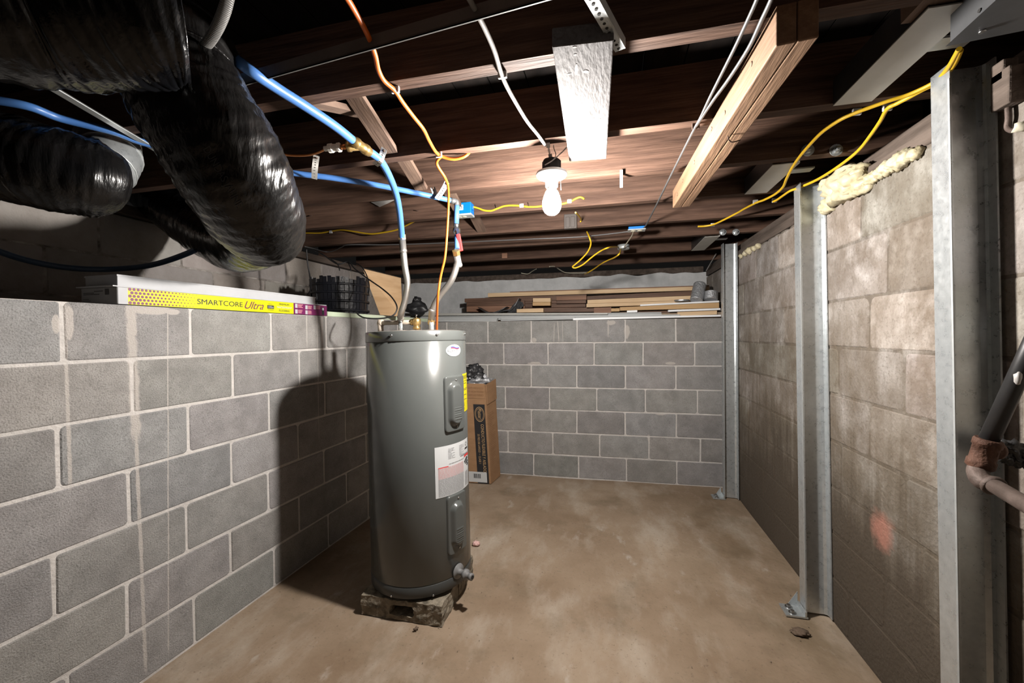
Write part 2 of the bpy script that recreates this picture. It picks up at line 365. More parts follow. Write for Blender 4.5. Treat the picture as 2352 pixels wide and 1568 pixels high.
def glyphs(body, shear=0., bold=0.):
    k = (body, shear, bold)
    if k in GL: return GL[k]
    cu = bpy.data.curves.new('t', 'FONT'); cu.body = body; cu.shear = shear; cu.offset = bold; cu.resolution_u = 4
    ob = bpy.data.objects.new('t', cu); COL.objects.link(ob)
    dg = bpy.context.evaluated_depsgraph_get(); dg.update()
    me = bpy.data.meshes.new_from_object(ob.evaluated_get(dg))
    r = ([tuple(v.co) for v in me.vertices], [tuple(p.vertices) for p in me.polygons])
    bpy.data.objects.remove(ob); bpy.data.meshes.remove(me); bpy.data.curves.remove(cu)
    GL[k] = r; return r
def spline(pts, n=8):
    P = [V(p) for p in pts]; out = []
    for i in range(len(P)-1):
        p0 = P[max(i-1, 0)]; p1 = P[i]; p2 = P[i+1]; p3 = P[min(i+2, len(P)-1)]
        for k in range(n):
            t = k/n
            out.append(.5*((2*p1)+(p2-p0)*t+(2*p0-5*p1+4*p2-p3)*t*t+(3*p1-p0-3*p2+p3)*t**3))
    out.append(P[-1]); return out
def tag(o, label, cat, group=None, kind=None):
    o['label'] = label; o['category'] = cat
    if group: o['group'] = group
    if kind: o['kind'] = kind
    return o
def thing(name, label, cat, loc, group=None):
    o = bpy.data.objects.new(name, None); o.empty_display_size = .05; COL.objects.link(o)
    o.location = loc; ORG[o.name] = V(loc); return tag(o, label, cat, group)
def struct(o): o['kind'] = 'structure'; return o
def tone(v, s=.04): k = v*(1+random.uniform(-s*2.5, s*2.5)); return (k*(1+random.uniform(-s, s)*.5), k, k*(1+random.uniform(-s, s)*.6))
def flat(o, a, b, off):     # unit square -> parallelogram, lifted along its normal
    o, a, b = V(o), V(a), V(b); n = a.cross(b).normalized()*off
    return lambda u, v: o+a*u+b*v+n

# ------------------------------------------------------------------ the room
mb = MB(); nx, ny = 60, 80
gx = [-1.9+i*(3.0/nx) for i in range(nx+1)]; gy = [-1.5+i*(5.4/ny) for i in range(ny+1)]
for y in gy:
    for x in gx: mb.v.append(V((x, y, .006*noise.noise(V((x*1.7, y*1.7, 3)))-.004)))
for j in range(ny):
    for i in range(nx): a = j*(nx+1)+i; mb.face((a, a+1, a+nx+2, a+nx+1), 0, True)
struct(mb.build('floor', 'floor'))

# low walls of grey block: direction along the wall, normal into the room
# corner of the two walls
A_ = np.array([[LN.x, LN.y], [BN.x, BN.y]]); c2 = np.linalg.solve(A_, [LN.dot(LP), BN.dot(BP)]); CORNER = V((c2[0], c2[1], 0))
ZR = [0, .204, .405, .610, .815, 1.019, 1.2205, 1.42]       # bed joints seen in the photo
def block_wall(name, P0, D, Nn, rows, s0, s1, zr, depth, mats, jw=.011, rise=.003, ton=.05, top=0, zbot=-.02, extra=None, rad=.012):
    mb = MB(); p = lambda s, z, o: P0+D*s+V((0, 0, z))+Nn*o
    mb.obox(p(s0, zbot, -depth), D*(s1-s0), Nn*depth, V((0, 0, zr[-1]-zbot)), 1)
    for k in range(len(zr)-1):
        za, zb = zr[k]+jw/2, zr[k+1]-(jw/2 if k < len(zr)-2 else .001)
        js = sorted(rows[k])
        while js[0] > s0: js.insert(0, js[0]-.4064)
        while js[-1] < s1: js.append(js[-1]+.4064)
        for a, b in zip(js, js[1:]):
            a, b = max(a+jw/2, s0+.001), min(b-jw/2, s1-.001)
            if b-a < .02: continue
            mb.cur = tone(1., ton)
            r = rise*random.uniform(.6, 1.4); e = .004
            j = [random.uniform(-.0015, .0015) for _ in range(8)]
            q = []
            for (s, z, sx, sz, jj) in ((a, za, 1, 1, 0), (b, za, -1, 1, 2), (b, zb, -1, -1, 4), (a, zb, 1, -1, 6)):   # chipped corners
                h = rad*random.uniform(.3, 1.2)
                q.append([(s+j[jj], z+sz*h), (s+sx*h*.35, z+sz*h*.35+j[jj+1]), (s+sx*h, z+j[jj+1])])
            ring = q[0]+q[1][::-1]+q[2]+q[3][::-1]
            cs, cz = (a+b)/2, (za+zb)/2
            i0 = mb.add([p(s, z, .0) for s, z in ring]); i1 = mb.add([p(cs+(s-cs)*(1-e*2/(b-a)), cz+(z-cz)*(1-e*2/(zb-za)), r) for s, z in ring])
            m = len(ring)
            for t in range(m): mb.face((i0+t, i0+(t+1) % m, i1+(t+1) % m, i1+t), 0)
            mb.face([i1+t for t in range(m)], 0)
    mb.cur = (1., 1., 1.)
    if extra: extra(mb, p)
    o = mb.build(name, mats); return struct(o)
sL = lambda x, y: onL(x, y).dot(LD)
sB = lambda x, y: onB(x, y).dot(BD)
RL = [[(445.8, 1425), (629.5, 1290), (754, 1215)], [(291.8, 1400), (529, 1260), (687, 1180), (796, 1120)], [(123.4, 1350), (427.6, 1210), (616, 1125), (744, 1070), (841, 1030)],
      [(295.6, 1145), (531, 1063), (685, 1030), (793.6, 985)], [(132, 1050), (431.4, 985), (618, 945), (746.2, 915), (839, 905)],
      [(303, 890), (533.8, 860), (687.8, 843), (796.5, 835)], [(142.1, 765), (437.1, 760), (622.4, 760), (749, 760), (841.5, 747)]]
RB = [[(1226, 1065), (1329, 1070), (1439, 1075), (1554.3, 1080)], [(1167.2, 1015), (1270, 1020), (1377.4, 1024), (1490.5, 1028), (1608.5, 1034)], [(1220.8, 965), (1325, 970), (1436, 975), (1553.4, 980)],
      [(1161.2, 910), (1262.3, 915), (1370.6, 920), (1482.2, 922), (1601.5, 925)], [(1120.4, 860), (1220.3, 865), (1325, 865), (1436.3, 865), (1552.4, 865)],
      [(1157.4, 812), (1258.8, 812), (1364.6, 812), (1477.1, 812), (1595.5, 812)], [(1121, 765), (1220.5, 762), (1325.5, 762), (1436, 760), (1552, 757)]]
block_wall('wall_left', LP, LD, LN, [[sL(*q) for q in r] for r in RL], -1.6, CORNER.dot(LD)+.1, ZR, .2, ['block', 'mortar'])
block_wall('wall_back', BP, BD, BN, [[sB(*q) for q in r] for r in RB], CORNER.dot(BD)-.1, 1.06, ZR, .2, ['block', 'mortar'])

# tall old block wall on the right
RX = .97
RP, RD, RN = V((RX, 0, 0)), V((0, 1, 0)), V((-1, 0, 0))
sR = lambda x, y: PX(x, y, RX).y
ZW = [0, .2, .4, .605, .81, 1.02, 1.23, 1.435, 1.665, 1.875]
RR = [[1.98], [1.75], [1.98], [sR(1933, 1070), sR(2081, 1110)], [sR(1998, 958), sR(1745, 900)], [sR(1927, 860), sR(2078, 872), sR(1721, 820)], [sR(1998, 730), sR(1745, 751), sR(1803, 744), sR(1701, 750)],
      [sR(2040, 590), sR(1709, 682), sR(1753, 667)], [sR(1978, 500), sR(1738, 602), sR(1788, 580)]]
def exR(mb, p):
    # ragged parge coat at the head of the wall
    for k in range(46):
        y = -1.4+k*.11; mb.cur = tone(1.05, .04)
        mb.blob((RX+.015, y+random.uniform(-.03, .03), 1.872), .05, 1, .35, 4, 2, (.3, 1.3, .5))
    mb.cur = (1., 1., 1.)
block_wall('wall_right', RP, RD, RN, RR, -1.6, 4.75, ZW, .25, ['oldblock', 'oldmortar'], jw=.011, rise=.002, ton=.07, extra=exR, rad=.02)

# foundation walls beyond the ledge, ledge, subfloor
block_wall('wall_outer_left', V((-2.5, 0, 0)), V((0, 1, 0)), V((1, 0, 0)), [[.3], [.5]]*5, -1.6, 4.8, [.9, 1.1, 1.3, 1.5, 1.72, 1.94], .2, ['outer', 'outermortar'], zbot=.6, ton=.06)
mb = MB(); n = 90
mb.box((-2.7, 4.62, .6), (1.1, 4.82, 1.90))
for k in range(n):           # ragged top of the parging
    x0 = -2.6+k*3.6/n; x1 = x0+3.6/n
    h0 = 1.93+.03*noise.noise(V((x0*5, 1, 0))); h1 = 1.93+.03*noise.noise(V((x1*5, 1, 0))); j = .012*noise.noise(V((x0*9, 4, 0)))
    mb.box8([(x0, 4.612+j, 1.55), (x1, 4.612+j, 1.55), (x1, 4.7, 1.55), (x0, 4.7, 1.55), (x0, 4.612+j, h0), (x1, 4.612+j, h1), (x1, 4.7, h1), (x0, 4.7, h0)])
struct(mb.build('wall_outer_back', 'parge'))
mb = MB(); mb.box((-2.52, -1.6, 1.2), (-1.9, 4.64, 1.408)); mb.box((-1.9, 3.90, 1.2), (1.0, 4.64, 1.478)); struct(mb.build('trim_1', 'floor'))
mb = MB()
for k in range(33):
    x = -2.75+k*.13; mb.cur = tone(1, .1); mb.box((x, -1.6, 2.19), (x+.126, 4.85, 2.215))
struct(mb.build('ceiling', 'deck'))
# sill timbers
mb = MB(); mb.box((RX-.005, -1.6, 1.885), (RX+.22, 4.75, 1.935)); mb.box((RX+.03, -1.6, 1.937), (RX+.22, 4.75, 2.0)); struct(mb.build('trim_2', 'sill', bevel=.006))
mb = MB(); mb.box((-2.62, -1.6, 1.945), (-2.46, 4.7, 1.998)); struct(mb.build('trim_3', 'sill', bevel=.006))
mb = MB(); mb.box((-2.45, 4.66, 1.935), (.95, 4.78, 1.998)); struct(mb.build('trim_4', 'sill', bevel=.006))

# ------------------------------------------------------------------ joists and bridging
JY = [.20, .61, 1.03, 1.465, 1.87, 2.285, 2.735, 3.175, 3.735, 4.29]; JT = .044
JL = ['dark floor joist nearest the viewer above the black ducts', 'dark floor joist in front of the black angle iron', 'dark floor joist carrying the near end of the white painted board',
      'floor joist the lit bulb hangs from', 'bright lit floor joist directly behind the bulb', 'lit floor joist carrying the blue switch box and yellow cable',
      'brown floor joist along which the steel cable runs behind the bulb', 'brown floor joist bolted to the farthest steel wall post', 'dark joist second from the back foundation wall', 'dark joist closest to the back foundation wall']
for y, lab in list(zip(JY, JL))[1:]:
    mb = MB(); n = 24; x0, x1 = -2.55, 1.14
    if y == 4.29: x1 = 1.1
    for k in range(n+1):
        x = x0+(x1-x0)*k/n; j = .003*noise.noise(V((x*2, y, 0))); h = .003*noise.noise(V((x*3, y, 5)))
        mb.v += [V((x, y+j, 2.0+h)), V((x, y+JT+j, 2.0+h*.5)), V((x, y+JT+j, 2.189)), V((x, y+j, 2.189))]
    for k in range(n):
        a = k*4
        for q in range(4): mb.face((a+q, a+(q+1) % 4+0, a+4+(q+1) % 4, a+4+q)[::-1], 0)
    mb.face((0, 1, 2, 3)); mb.face((n*4+3, n*4+2, n*4+1, n*4))
    tag(mb.build('floor_joist', 'joist'), lab, 'joist', 'floor joists under the boards')
BR = ['crossed wooden bridging between the two nearest dark joists, half hidden by the duct', 'crossed wooden bridging above the blue pipe with the brass tee', 'crossed wooden bridging left of the orange cable, between bulb joist and lit joist',
      'crossed wooden bridging just left of the blue switch box', 'crossed wooden bridging behind the blue switch box and valve']
bx = [None, PZ(800, 300, 2.0).x, PZ(945, 437, 2.0).x, PZ(1050, 500, 2.0).x, PZ(1100, 540, 2.0).x]
for i in range(1, 5):
    ya, yb = JY[i+1]+JT, JY[i+2]
    x = bx[i]
    t = thing('bridging', BR[i], 'bridging', (x, (ya+yb)/2, 2.0), 'cross bridging between joists')
    mb = MB(); mb.beam((x+.03, yb-.002, 2.022), (x+.03, ya+.002, 2.17), .062, .019, up=(0, 1, 1)); mb.build('brace_board', 'bridge', t)
    mb = MB(); mb.beam((x-.045, ya+.002, 2.022), (x-.045, yb-.002, 2.17), .062, .019, up=(0, -1, 1)); mb.build('brace_board', 'bridge', t)

# ------------------------------------------------------------------ water heater
HD = 2.09; R0 = .247
hb, ht = PD(971, 1330, HD), PD(957, 765, HD)
hax = (ht-hb)/(ht.z-hb.z)
hc = lambda z: hb+hax*(z-hb.z)
ZB, ZT = .10, 1.318
def HS(th, z, off=0.): return hc(z)+V((math.cos(th), math.sin(th), 0))*(R0+off)
def HH(x, y, R=R0):
    d = ray(x, y); z = 1.
    for _ in range(6):
        c = hc(z); o = CAM[:2]-np.array([c.x, c.y]); a = d[0]**2+d[1]**2; b = 2*(o@d[:2]); cc = o@o-R*R
        disc = max(b*b-4*a*cc, 0); t = (-b-math.sqrt(disc))/(2*a); P = CAM+d*t; z = P[2]
    c = hc(z); return math.atan2(P[1]-c.y, P[0]-c.x), z
heater = thing('water_heater', 'tall grey electric water heater standing on concrete bricks', 'water heater', hc(ZB))
ax = hax.normalized()
mb = MB(); mb.lathe([(R0-.004, .055), (R0, .06), (R0, ZT-ZB-.048), (R0-.003, ZT-ZB-.046)], hc(ZB), ax, 72); mb.build('jacket', 'heater', heater)
mb = MB(); mb.lathe([(R0-.03, 0), (R0-.006, .002), (R0+.001, .008), (R0+.001, .053), (R0-.004, .058)], hc(ZB), ax, 72); mb.build('bottom_ring', 'heaterdark', heater)
mb = MB(); mb.lathe([(R0, ZT-ZB-.05), (R0+.0018, ZT-ZB-.049), (R0+.002, ZT-ZB-.045), (R0+.002, ZT-ZB-.004), (R0-.001, ZT-ZB-.001), (R0-.012, ZT-ZB)], hc(ZB), ax, 72)
cap = mb.build('top_cap', 'heater', heater)
mb = MB(); mb.lathe([(R0-.012, ZT-ZB-.001), (R0-.02, ZT-ZB+.001), (.02, ZT-ZB+.004)], hc(ZB), ax, 48)
for x in (921, 957, 992):
    p = PY(x, 757, 1.93); mb.lathe([(.05, .0), (.045, .006), (.02, .008)], (p.x, p.y, ZT+.001), (0, 0, 1), 20)
mb.build('top_plate', 'heatertop', heater)
def screw(par, th, z, r=.006, off=.0035):
    mb = MB(); p = HS(th, z, off); n = V((math.cos(th), math.sin(th), 0)); mb.lathe([(r, 0), (r, .002), (r*.6, .004)], p, n, 10); return mb.build('screw', 'bright', par)
for x, y in ((899, 770), (1003, 768), (1066, 767)): screw(heater, HH(x, y)[0], HH(x, y)[1])
for x, y in ((899, 1368), (995, 1365)): screw(heater, HH(x, y)[0], .115, .005, .001)
def patch(mb, th0, th1, z0, z1, off, mi=0, n=14, skew=0.):
    for k in range(n):
        a, b = th0+(th1-th0)*k/n, th0+(th1-th0)*(k+1)/n
        mb.quad(HS(a, z0, off), HS(b, z0, off), HS(b, z1, off), HS(a, z1, off), mi)
def smap(th0, th1, z0, z1, off): return lambda u, v: HS(th0+(th1-th0)*u, z0+(z1-z0)*v, off)
def panel(x0, x1, y0, y1):
    ta, za = HH(x0, (y0+y1)/2); tb, zb = HH(x1, (y0+y1)/2); tm = HH((x0+x1)/2, y0); bm_ = HH((x0+x1)/2, y1)
    z1, z0 = tm[1], bm_[1]; NU, NV = 22, 44
    mb = MB(); w = (tb-ta)*R0; h = z1-z0
    def hgt(u, v):
        px, pz = (u-.5)*w, (v-.5)*h
        dx, dz = w/2-abs(px), h/2-abs(pz); e = min(dx, dz); rc = .018
        if dx < rc and dz < rc: e = rc-math.hypot(rc-dx, rc-dz)
        if e < 0: return -.004
        o = .010*min(1, e/.004)
        hh = h*.30; cx, cz = px+.010, max(0, abs(pz)-hh*.78); r = math.hypot(cx, cz); rr = w*.25
        k = max(0, min(1, (rr+.012-r)/.022)); k = k*k*(3-2*k)
        o += .020*k
        if k > .97 and pz < -.01 and pz > -hh*.95 and abs(cx) < rr*.6: o += .0022*(1 if math.sin(pz*620) > 0 else 0)
        return o
    b = len(mb.v)
    NU, NV = 40, 90
    for j in range(NV+1):
        for i in range(NU+1): u, v = i/NU, j/NV; mb.v.append(HS(ta+(tb-ta)*u, z0+(z1-z0)*v, hgt(u, v)))
    for j in range(NV):
        for i in range(NU): a = b+j*(NU+1)+i; mb.face((a, a+1, a+NU+2, a+NU+1), 0, True)
    p = mb.build('access_panel', 'heater', heater)
    for zz in (z1-.022, z0+.022): screw(p, (ta+tb)/2, zz, .005, .010)
panel(1019, 1063, 862, 991); panel(1026, 1068, 1132, 1269)
# round maker's badge
ta, zz = HH(1024, 804); tb, _ = HH(1057, 804); tm, z1 = HH(1040, 791); _, z0 = HH(1040, 818)
mb = MB(); f = smap(ta, tb, z0, z1, .0015); n_ = 28
for k in range(n_):
    u0, u1 = .5-.5*math.cos(PI*k/n_), .5-.5*math.cos(PI*(k+1)/n_); h0, h1 = math.sqrt(max(0, .25-(u0-.5)**2)), math.sqrt(max(0, .25-(u1-.5)**2))
    mb.quad(f(u0, .5-h0), f(u1, .5-h1), f(u1, .5+h1), f(u0, .5+h0))
badge = mb.build('badge', 'labelw', heater); badge['label'] = 'white oval badge'
mb = MB(); f2 = smap(ta, tb, z0, z1, .0021); mb.text('Richmond', lambda u, v: f2(.09+.79*u, .33+.27*v), mi=0); mb.build('lettering', 'ink', badge)
def wave(y0, y1, mat):
    mb = MB(); n = 16; U = [.28+.58*k/n for k in range(n+1)]; g0 = lambda u: y0+.05*math.sin((u-.28)*9.5+.6); g1 = lambda u: y1+.06*math.sin((u-.28)*9.5+.6)
    for u, v in zip(U, U[1:]): mb.quad(f2(u, g0(u)), f2(v, g0(v)), f2(v, g1(v)), f2(u, g1(u)))
    mb.build('swoosh', mat, badge)
wave(.63, .70, 'redink'); wave(.70, .79, 'navy')
# yellow energy label on the right flank
ta, _ = HH(1062.3, 900); tb = ta+.44; _, z1 = HH(1064, 858); _, z0 = HH(1064, 946)
mb = MB(); patch(mb, ta, tb, z0, z1, .0015); yl = mb.build('energy_label', 'yellowlab', heater); yl['label'] = 'yellow energy label'
mb = MB(); f = smap(ta, tb, z0, z1, .003); mb.text('ENERGYGUIDE', lambda u, v: f(.06+.9*u, .86+.10*v)); mb.build('lettering', 'ink', yl)
for k, (v0, w0) in enumerate(((.80, .5), (.74, .35), (.60, .5), (.57, .4), (.44, .3), (.32, .4), (.22, .7), (.19, .75), (.16, .7), (.10, .8), (.07, .8))):
    f3 = lambda u, v, v0=v0, w0=w0: f(.1+w0*u, v0+.012*v)
    mb = MB(); mb.quad(f3(0, 0), f3(1, 0), f3(1, 1), f3(0, 1)); mb.build('print_line', 'ink', yl)
# white rating label
ta, _ = HH(999, 1080); tb, _ = HH(1074, 1070); _, z1 = HH(1030, 1022); _, z0 = HH(1030, 1138)
mb = MB(); patch(mb, ta, tb, z0, z1, .0015, n=20); rl = mb.build('rating_label', 'labelw', heater); rl['label'] = 'white rating and warning label'
f = smap(ta, tb, z0, z1, .003)
def bars(mb, u0, u1, v0, v1, n, hh=.5, jag=.2, mi=0, words=7):
    for k in range(n):
        v = v1-(v1-v0)*(k+.5)/n; hgt = (v1-v0)/n*hh; u = u0; end = u1-(u1-u0)*random.uniform(0, jag)
        while u < end-.004:
            w = min(random.uniform(.5, 1.6)*(u1-u0)/words, end-u)
            mb.quad(f(u, v-hgt/2), f(u+w, v-hgt/2), f(u+w, v+hgt/2), f(u, v+hgt/2), mi); u += w+(u1-u0)/words*.18
for arg, mt in (((.28, .48, .72, .94, 9, .25, .6, 3), 'greyink'), ((.58, .80, .72, .94, 9, .25, .7, 3), 'greyink'), ((.62, .95, .69, .72, 1, .8, 0, 14), 'greyink'), ((.06, .74, .02, .36, 22, .34, .05, 12), 'greyink'),
                ((.78, .97, .04, .34, 12, .34, .2, 4), 'greyink'), ((.3, .74, .62, .635, 1, .6, 0, 7), 'greyink'), ((.06, .74, .36, .58, 14, .34, .05, 12), 'pinkink')):
    mb = MB(); bars(mb, *arg[:7], words=arg[7]); mb.build('print_block', mt, rl)
for (u0, u1, v0, v1) in ((.76, .985, .635, .685), (.06, .28, .575, .592)):
    mb = MB(); mb.quad(f(u0, v0), f(u1, v0), f(u1, v1), f(u0, v1)); mb.build('warning_band', 'redink', rl)
for (u, v, a, b) in ((.80, .55, .035, .03), (.88, .59, .05, .035), (.90, .52, .05, .03), (.92, .46, .04, .025), (.83, .50, .03, .012)):
    mb = MB(); pts = [f(u+a*math.cos(q*PI/6)*(1+.3*math.sin(q*2.3)), v+b*math.sin(q*PI/6)) for q in range(12)]; i = mb.add(pts); mb.face(list(range(i, i+12))); mb.build('symbol', 'ink', rl)
mb = MB()
for q in range(14):
    a, b = 2*PI*q/14, 2*PI*(q+1)/14; g = lambda t, r: f(.86+.045*r*math.cos(t), .90+.04*r*math.sin(t)); mb.quad(g(a, .8), g(b, .8), g(b, 1), g(a, 1))
mb.build('round_mark', 'ink', rl)
mb = MB(); mb.quad(f(.80, .79), f(.95, .79), f(.95, .825), f(.80, .825)); mb.build('symbol', 'ink', rl)
# drain valve
th, zz = HH(1052, 1311); n = V((math.cos(th), math.sin(th), 0)); p = HS(th, zz, 0)
mb = MB(); mb.lathe([(.036, 0), (.034, .006), (.014, .008), (.013, .04), (.024, .042), (.024, .056), (.013, .058), (.013, .075), (.016, .076), (.016, .088), (.009, .089)], p, n, 18)
dv = mb.build('drain_valve', 'valvegrey', heater); mb = MB(); mb.lathe([(.0085, .0895), (.0085, .0905)], p, n, 14); mb.build('outlet', 'hole', dv)
# nipples, relief valve and its discharge pipe
NL, NR = PY(921, 757, 1.95), PY(991, 757, 1.93); NL.z = NR.z = ZT
for q in (NL, NR):
    mb = MB(); mb.lathe([(.013, 0), (.013, .05)], q, (0, 0, 1), 16); mb.build('pipe_nipple', 'galv', heater)
rv = PY(957, 757, 1.93); rv.z = ZT
mb = MB(); mb.lathe([(.012, 0), (.012, .012), (.019, .013), (.019, .026), (.013, .027), (.016, .032), (.022, .045), (.022, .062), (.018, .068), (.009, .072)], rv, (0, 0, 1), 18)
left = (NL-NR).normalized()
mb.lathe([(.012, -.005), (.018, .02), (.016, .036)], rv+V((0, 0, .05)), left+V((0, .15, 0)), 16)
vb = mb.build('relief_valve', 'brass', heater)
mb = MB(); q = rv+V((0, 0, .072)); mb.tube([q, q+V((0, 0, .006)), q+V((.004, -.004, .016)), q+V((-.006, .004, .018)), q+V((-.004, 0, .004))], .0016, 6); mb.build('test_lever', 'bright', vb)
a = rv+V((0, 0, .05))+left*.03; b = PY(876, 744, 2.02); b.z = a.z
mb = MB(); mb.cyl(a, b, .0115); mb.lathe([(.0155, 0), (.0155, .03)], b-(b-a).normalized()*.012, (b-a), 16); e = b+(b-a).normalized()*.006; mb.lathe([(.0155, .02), (.0155, -.025), (.0155, -.05)], e, (0, 0, 1), 16)
g = e-(b-a).normalized()*.002; mb.cyl(g, g-V((0, 0, .05)), .0115); mb.build('discharge_pipe', 'cpvc', heater)

# bricks under the heater
fA, fB_ = PZ(830, 1410, 0), PZ(1015, 1440, 0); aa = fB_-fA; bb = V((-aa.y, aa.x, 0)).normalized()*.205
def brick(o, a, b, h, lab, hole):
    o, a, b = V(o), V(a), V(b); mb = MB()
    nu, nv, nw = 30, 14, 8
    def jit(q, top): return q+V((noise.noise(q*30)+.5*noise.noise(q*80), noise.noise(q*30+V((7, 0, 0)))+.5*noise.noise(q*80+V((3, 1, 0))), (noise.noise(q*30+V((0, 9, 0))) if top else 0)))*.006
    def hole_in(u, w): return hole and .38 < u < .66 and .28 < w < .72
    def grid(fn, n1, n2, hf=None):
        i0 = len(mb.v)
        for j in range(n2+1):
            for i in range(n1+1): mb.v.append(fn(i/n1, j/n2))
        for j in range(n2):
            for i in range(n1):
                q = i0+j*(n1+1)+i; mb.face((q, q+1, q+n1+2, q+n1+1))
    z = V((0, 0, h))
    def fr(u, w):
        q = jit(o+a*u+z*w, w > 0)
        if hole_in(u, w): q = q+b*.35
        return q
    grid(fr, nu, nw)
    grid(lambda u, w: jit(o+a*u+b+z*w, w > 0), nu, nw); grid(lambda v, w: jit(o+b*v+z*w, w > 0), nv, nw); grid(lambda v, w: jit(o+a+b*v+z*w, w > 0), nv, nw)
    grid(lambda u, v: jit(o+a*u+b*v+z, True), nu, nv)
    tag(mb.build('concrete_brick', 'stone'), lab, 'brick', 'bricks under the water heater')
brick(fA, aa, bb, .092, 'mossy chipped concrete brick under the front of the water heater', True)
brick(fA+bb*1.07+V((0, 0, 0)), aa, bb*1.05, .092, 'concrete brick under the back of the water heater beside its drain valve', False)

# braided hoses
def hose(pts, lab, group, r=.0155):
    t = thing('water_hose', lab, 'hose', pts[-1], group); P = spline(pts, 10)
    mb = MB(); mb.tube(P[5:-5], r, 14); mb.build('braided_sleeve', 'steel', t)
    d0 = (P[4]-P[0]).normalized(); d1 = (P[-1]-P[-5]).normalized()
    mb = MB(); mb.lathe([(.0165, 0), (.0165, .045), (.018, .046), (.018, .055), (.015, .06)], P[0], d0, 18); mb.build('crimp_collar', 'steel', t)
    mb = MB(); mb.lathe([(.0165, 0), (.0165, .045), (.018, .046), (.018, .055), (.015, .06)], P[-1], -d1, 18); mb.build('crimp_collar', 'steel', t)
    mb = MB(); mb.lathe([(.019, -.024), (.019, 0)], P[-1], -d1, 6, smooth=False); mb.build('brass_nut', 'brass', t)
    mb = MB(); mb.lathe([(.019, -.024), (.019, -.002)], P[0], d0, 6, smooth=False); mb.build('brass_nut', 'brass', t)
HL0 = PD(924, 551, 1.98); HR0 = PD(1049, 586, 1.95)
hose([HL0, PD(930, 610, 2.0), PD(936, 650, 2.02), PD(930, 690, 2.04), PD(921, 720, 2.06), NL+V((0, 0, .062))], 'left braided steel hose coming down from the pipe with the brass tee', 'braided hoses on the heater')
hose([HR0, PD(1050, 605, 1.97), PD(1036, 645, 1.99), PD(1008, 682, 2.03), PD(994, 710, 2.06), NR+V((0, 0, .062))], 'right braided steel hose coming down from the red-handled valve', 'braided hoses on the heater')

# ------------------------------------------------------------------ blue pipes
def pipe(name, pts, r, mat, lab, cat='pipe', n=8): 
    t = thing(name, lab, cat, pts[-1]); mb = MB(); mb.tube(spline(pts, n), r, 14); mb.build('pipe_run', mat, t); return t
ZP = 1.972
T0 = PZ(815, 326, ZP); T1 = PZ(838, 342, ZP)
p1 = [PZ(480, 92, 2.10), PZ(530, 128, 2.02), PZ(570, 158, ZP), PZ(640, 205, ZP), PZ(700, 243, ZP), PZ(770, 290, ZP), T0]
t = pipe('water_pipe', p1, .0142, 'pex', 'blue water pipe with a brass tee bending down to the left heater hose')
mb = MB(); mb.tube(spline([T1, PZ(860, 356, ZP), PZ(876, 372, 1.962), PD(893, 402, 1.66), PD(908, 440, 1.76), PD(917, 482, 1.86), PD(922, 528, 1.95), HL0], 10), .0142, 14); mb.build('pipe_run', 'pex', t)
d = (T1-T0).normalized(); mb = MB(); mb.lathe([(.0165, -.015), (.0165, .0), (.019, .002), (.019, .014), (.0165, .016), (.0165, .05), (.019, .052), (.019, .068), (.0165, .07), (.0165, .082)], T0, d, 20)
sd = V((-d.y, d.x, 0)).normalized(); mid = T0.lerp(T1, .5); BRN = PZ(775, 338, 1.965)
bd = (BRN-mid).normalized(); mb.lathe([(.016, 0), (.016, .03), (.0185, .032), (.0185, .045), (.012, .046)], mid, bd, 18); mb.build('brass_tee', 'brass', t)
q = mid+bd*.045; e = PZ(752, 341, 1.965)
mb = MB(); mb.cyl(q, q.lerp(e, .35), .009); mb.build('copper_stub', 'copper', t)
mb = MB(); q2 = q.lerp(e, .3); mb.lathe([(.010, 0), (.016, .004), (.016, .012), (.013, .014), (.013, .03), (.016, .032), (.016, .045), (.009, .048), (.009, .062)], q2, (e-q2), 10, smooth=False); mb.build('coupling', 'clearfit', t)
t = thing('copper_tube', 'thin copper tube curving left from the clear coupling beside the brass tee', 'tube', e)
mb = MB(); mb.tube(spline([q2+(e-q2).normalized()*.055, PZ(725, 352, 1.962), PZ(695, 357, 1.962), PZ(650, 355, 1.965), PZ(600, 345, 1.97)], 8), .0042, 10); mb.build('tube_run', 'copper', t)
EL = PZ(1044, 462, 1.945)
p2 = [PZ(-60, 222, 1.975), PZ(60, 243, ZP), PZ(140, 272, ZP), PZ(260, 302, ZP), PZ(340, 330, ZP), PZ(500, 366, ZP), PZ(665, 396, ZP), PZ(760, 408, ZP), PZ(860, 424, 1.965), PZ(960, 444, 1.955), EL]
t = pipe('water_pipe', p2, .0118, 'pex', 'long blue water pipe running from far left to the red-handled valve')
ELB = PD(1047, 478, EL.y*FW[1]+EL.x*FW[0])
ed = EL.y*FW[1]+EL.x*FW[0]
mb = MB(); mb.tube([EL-(EL-p2[-2]).normalized()*.02, EL+(EL-p2[-2]).normalized()*.004], .0138, 12); mb.tube(spline([EL, EL+V((.008, .004, -.004)), EL+V((.01, .005, -.02))], 5), .0135, 12); mb.build('elbow', 'conduit', t)
v0 = EL+V((.01, .005, -.02)); v1 = PD(1048, 516, ed+.0)
mb = MB(); mb.cyl(v0, v1, .0124); mb.build('pipe_run', 'pex', t); mb = MB(); v2, v3 = PD(1049, 528, ed), PD(1050, 572, 1.95)
mb.cyl(v2.lerp(v3, .3), v3, .0124); mb.build('pipe_run', 'pex', t)
mb = MB(); mb.lathe([(.0125, -.005), (.0135, 0), (.0135, .008), (.0125, .01)], v1, (v1-v0), 14); mb.lathe([(.011, 0), (.017, .006), (.019, .018), (.017, .03), (.011, .036)], v1+V((0, 0, -.012)), (v2-v1), 16)
vv = mb.build('ball_valve', 'bright', t)
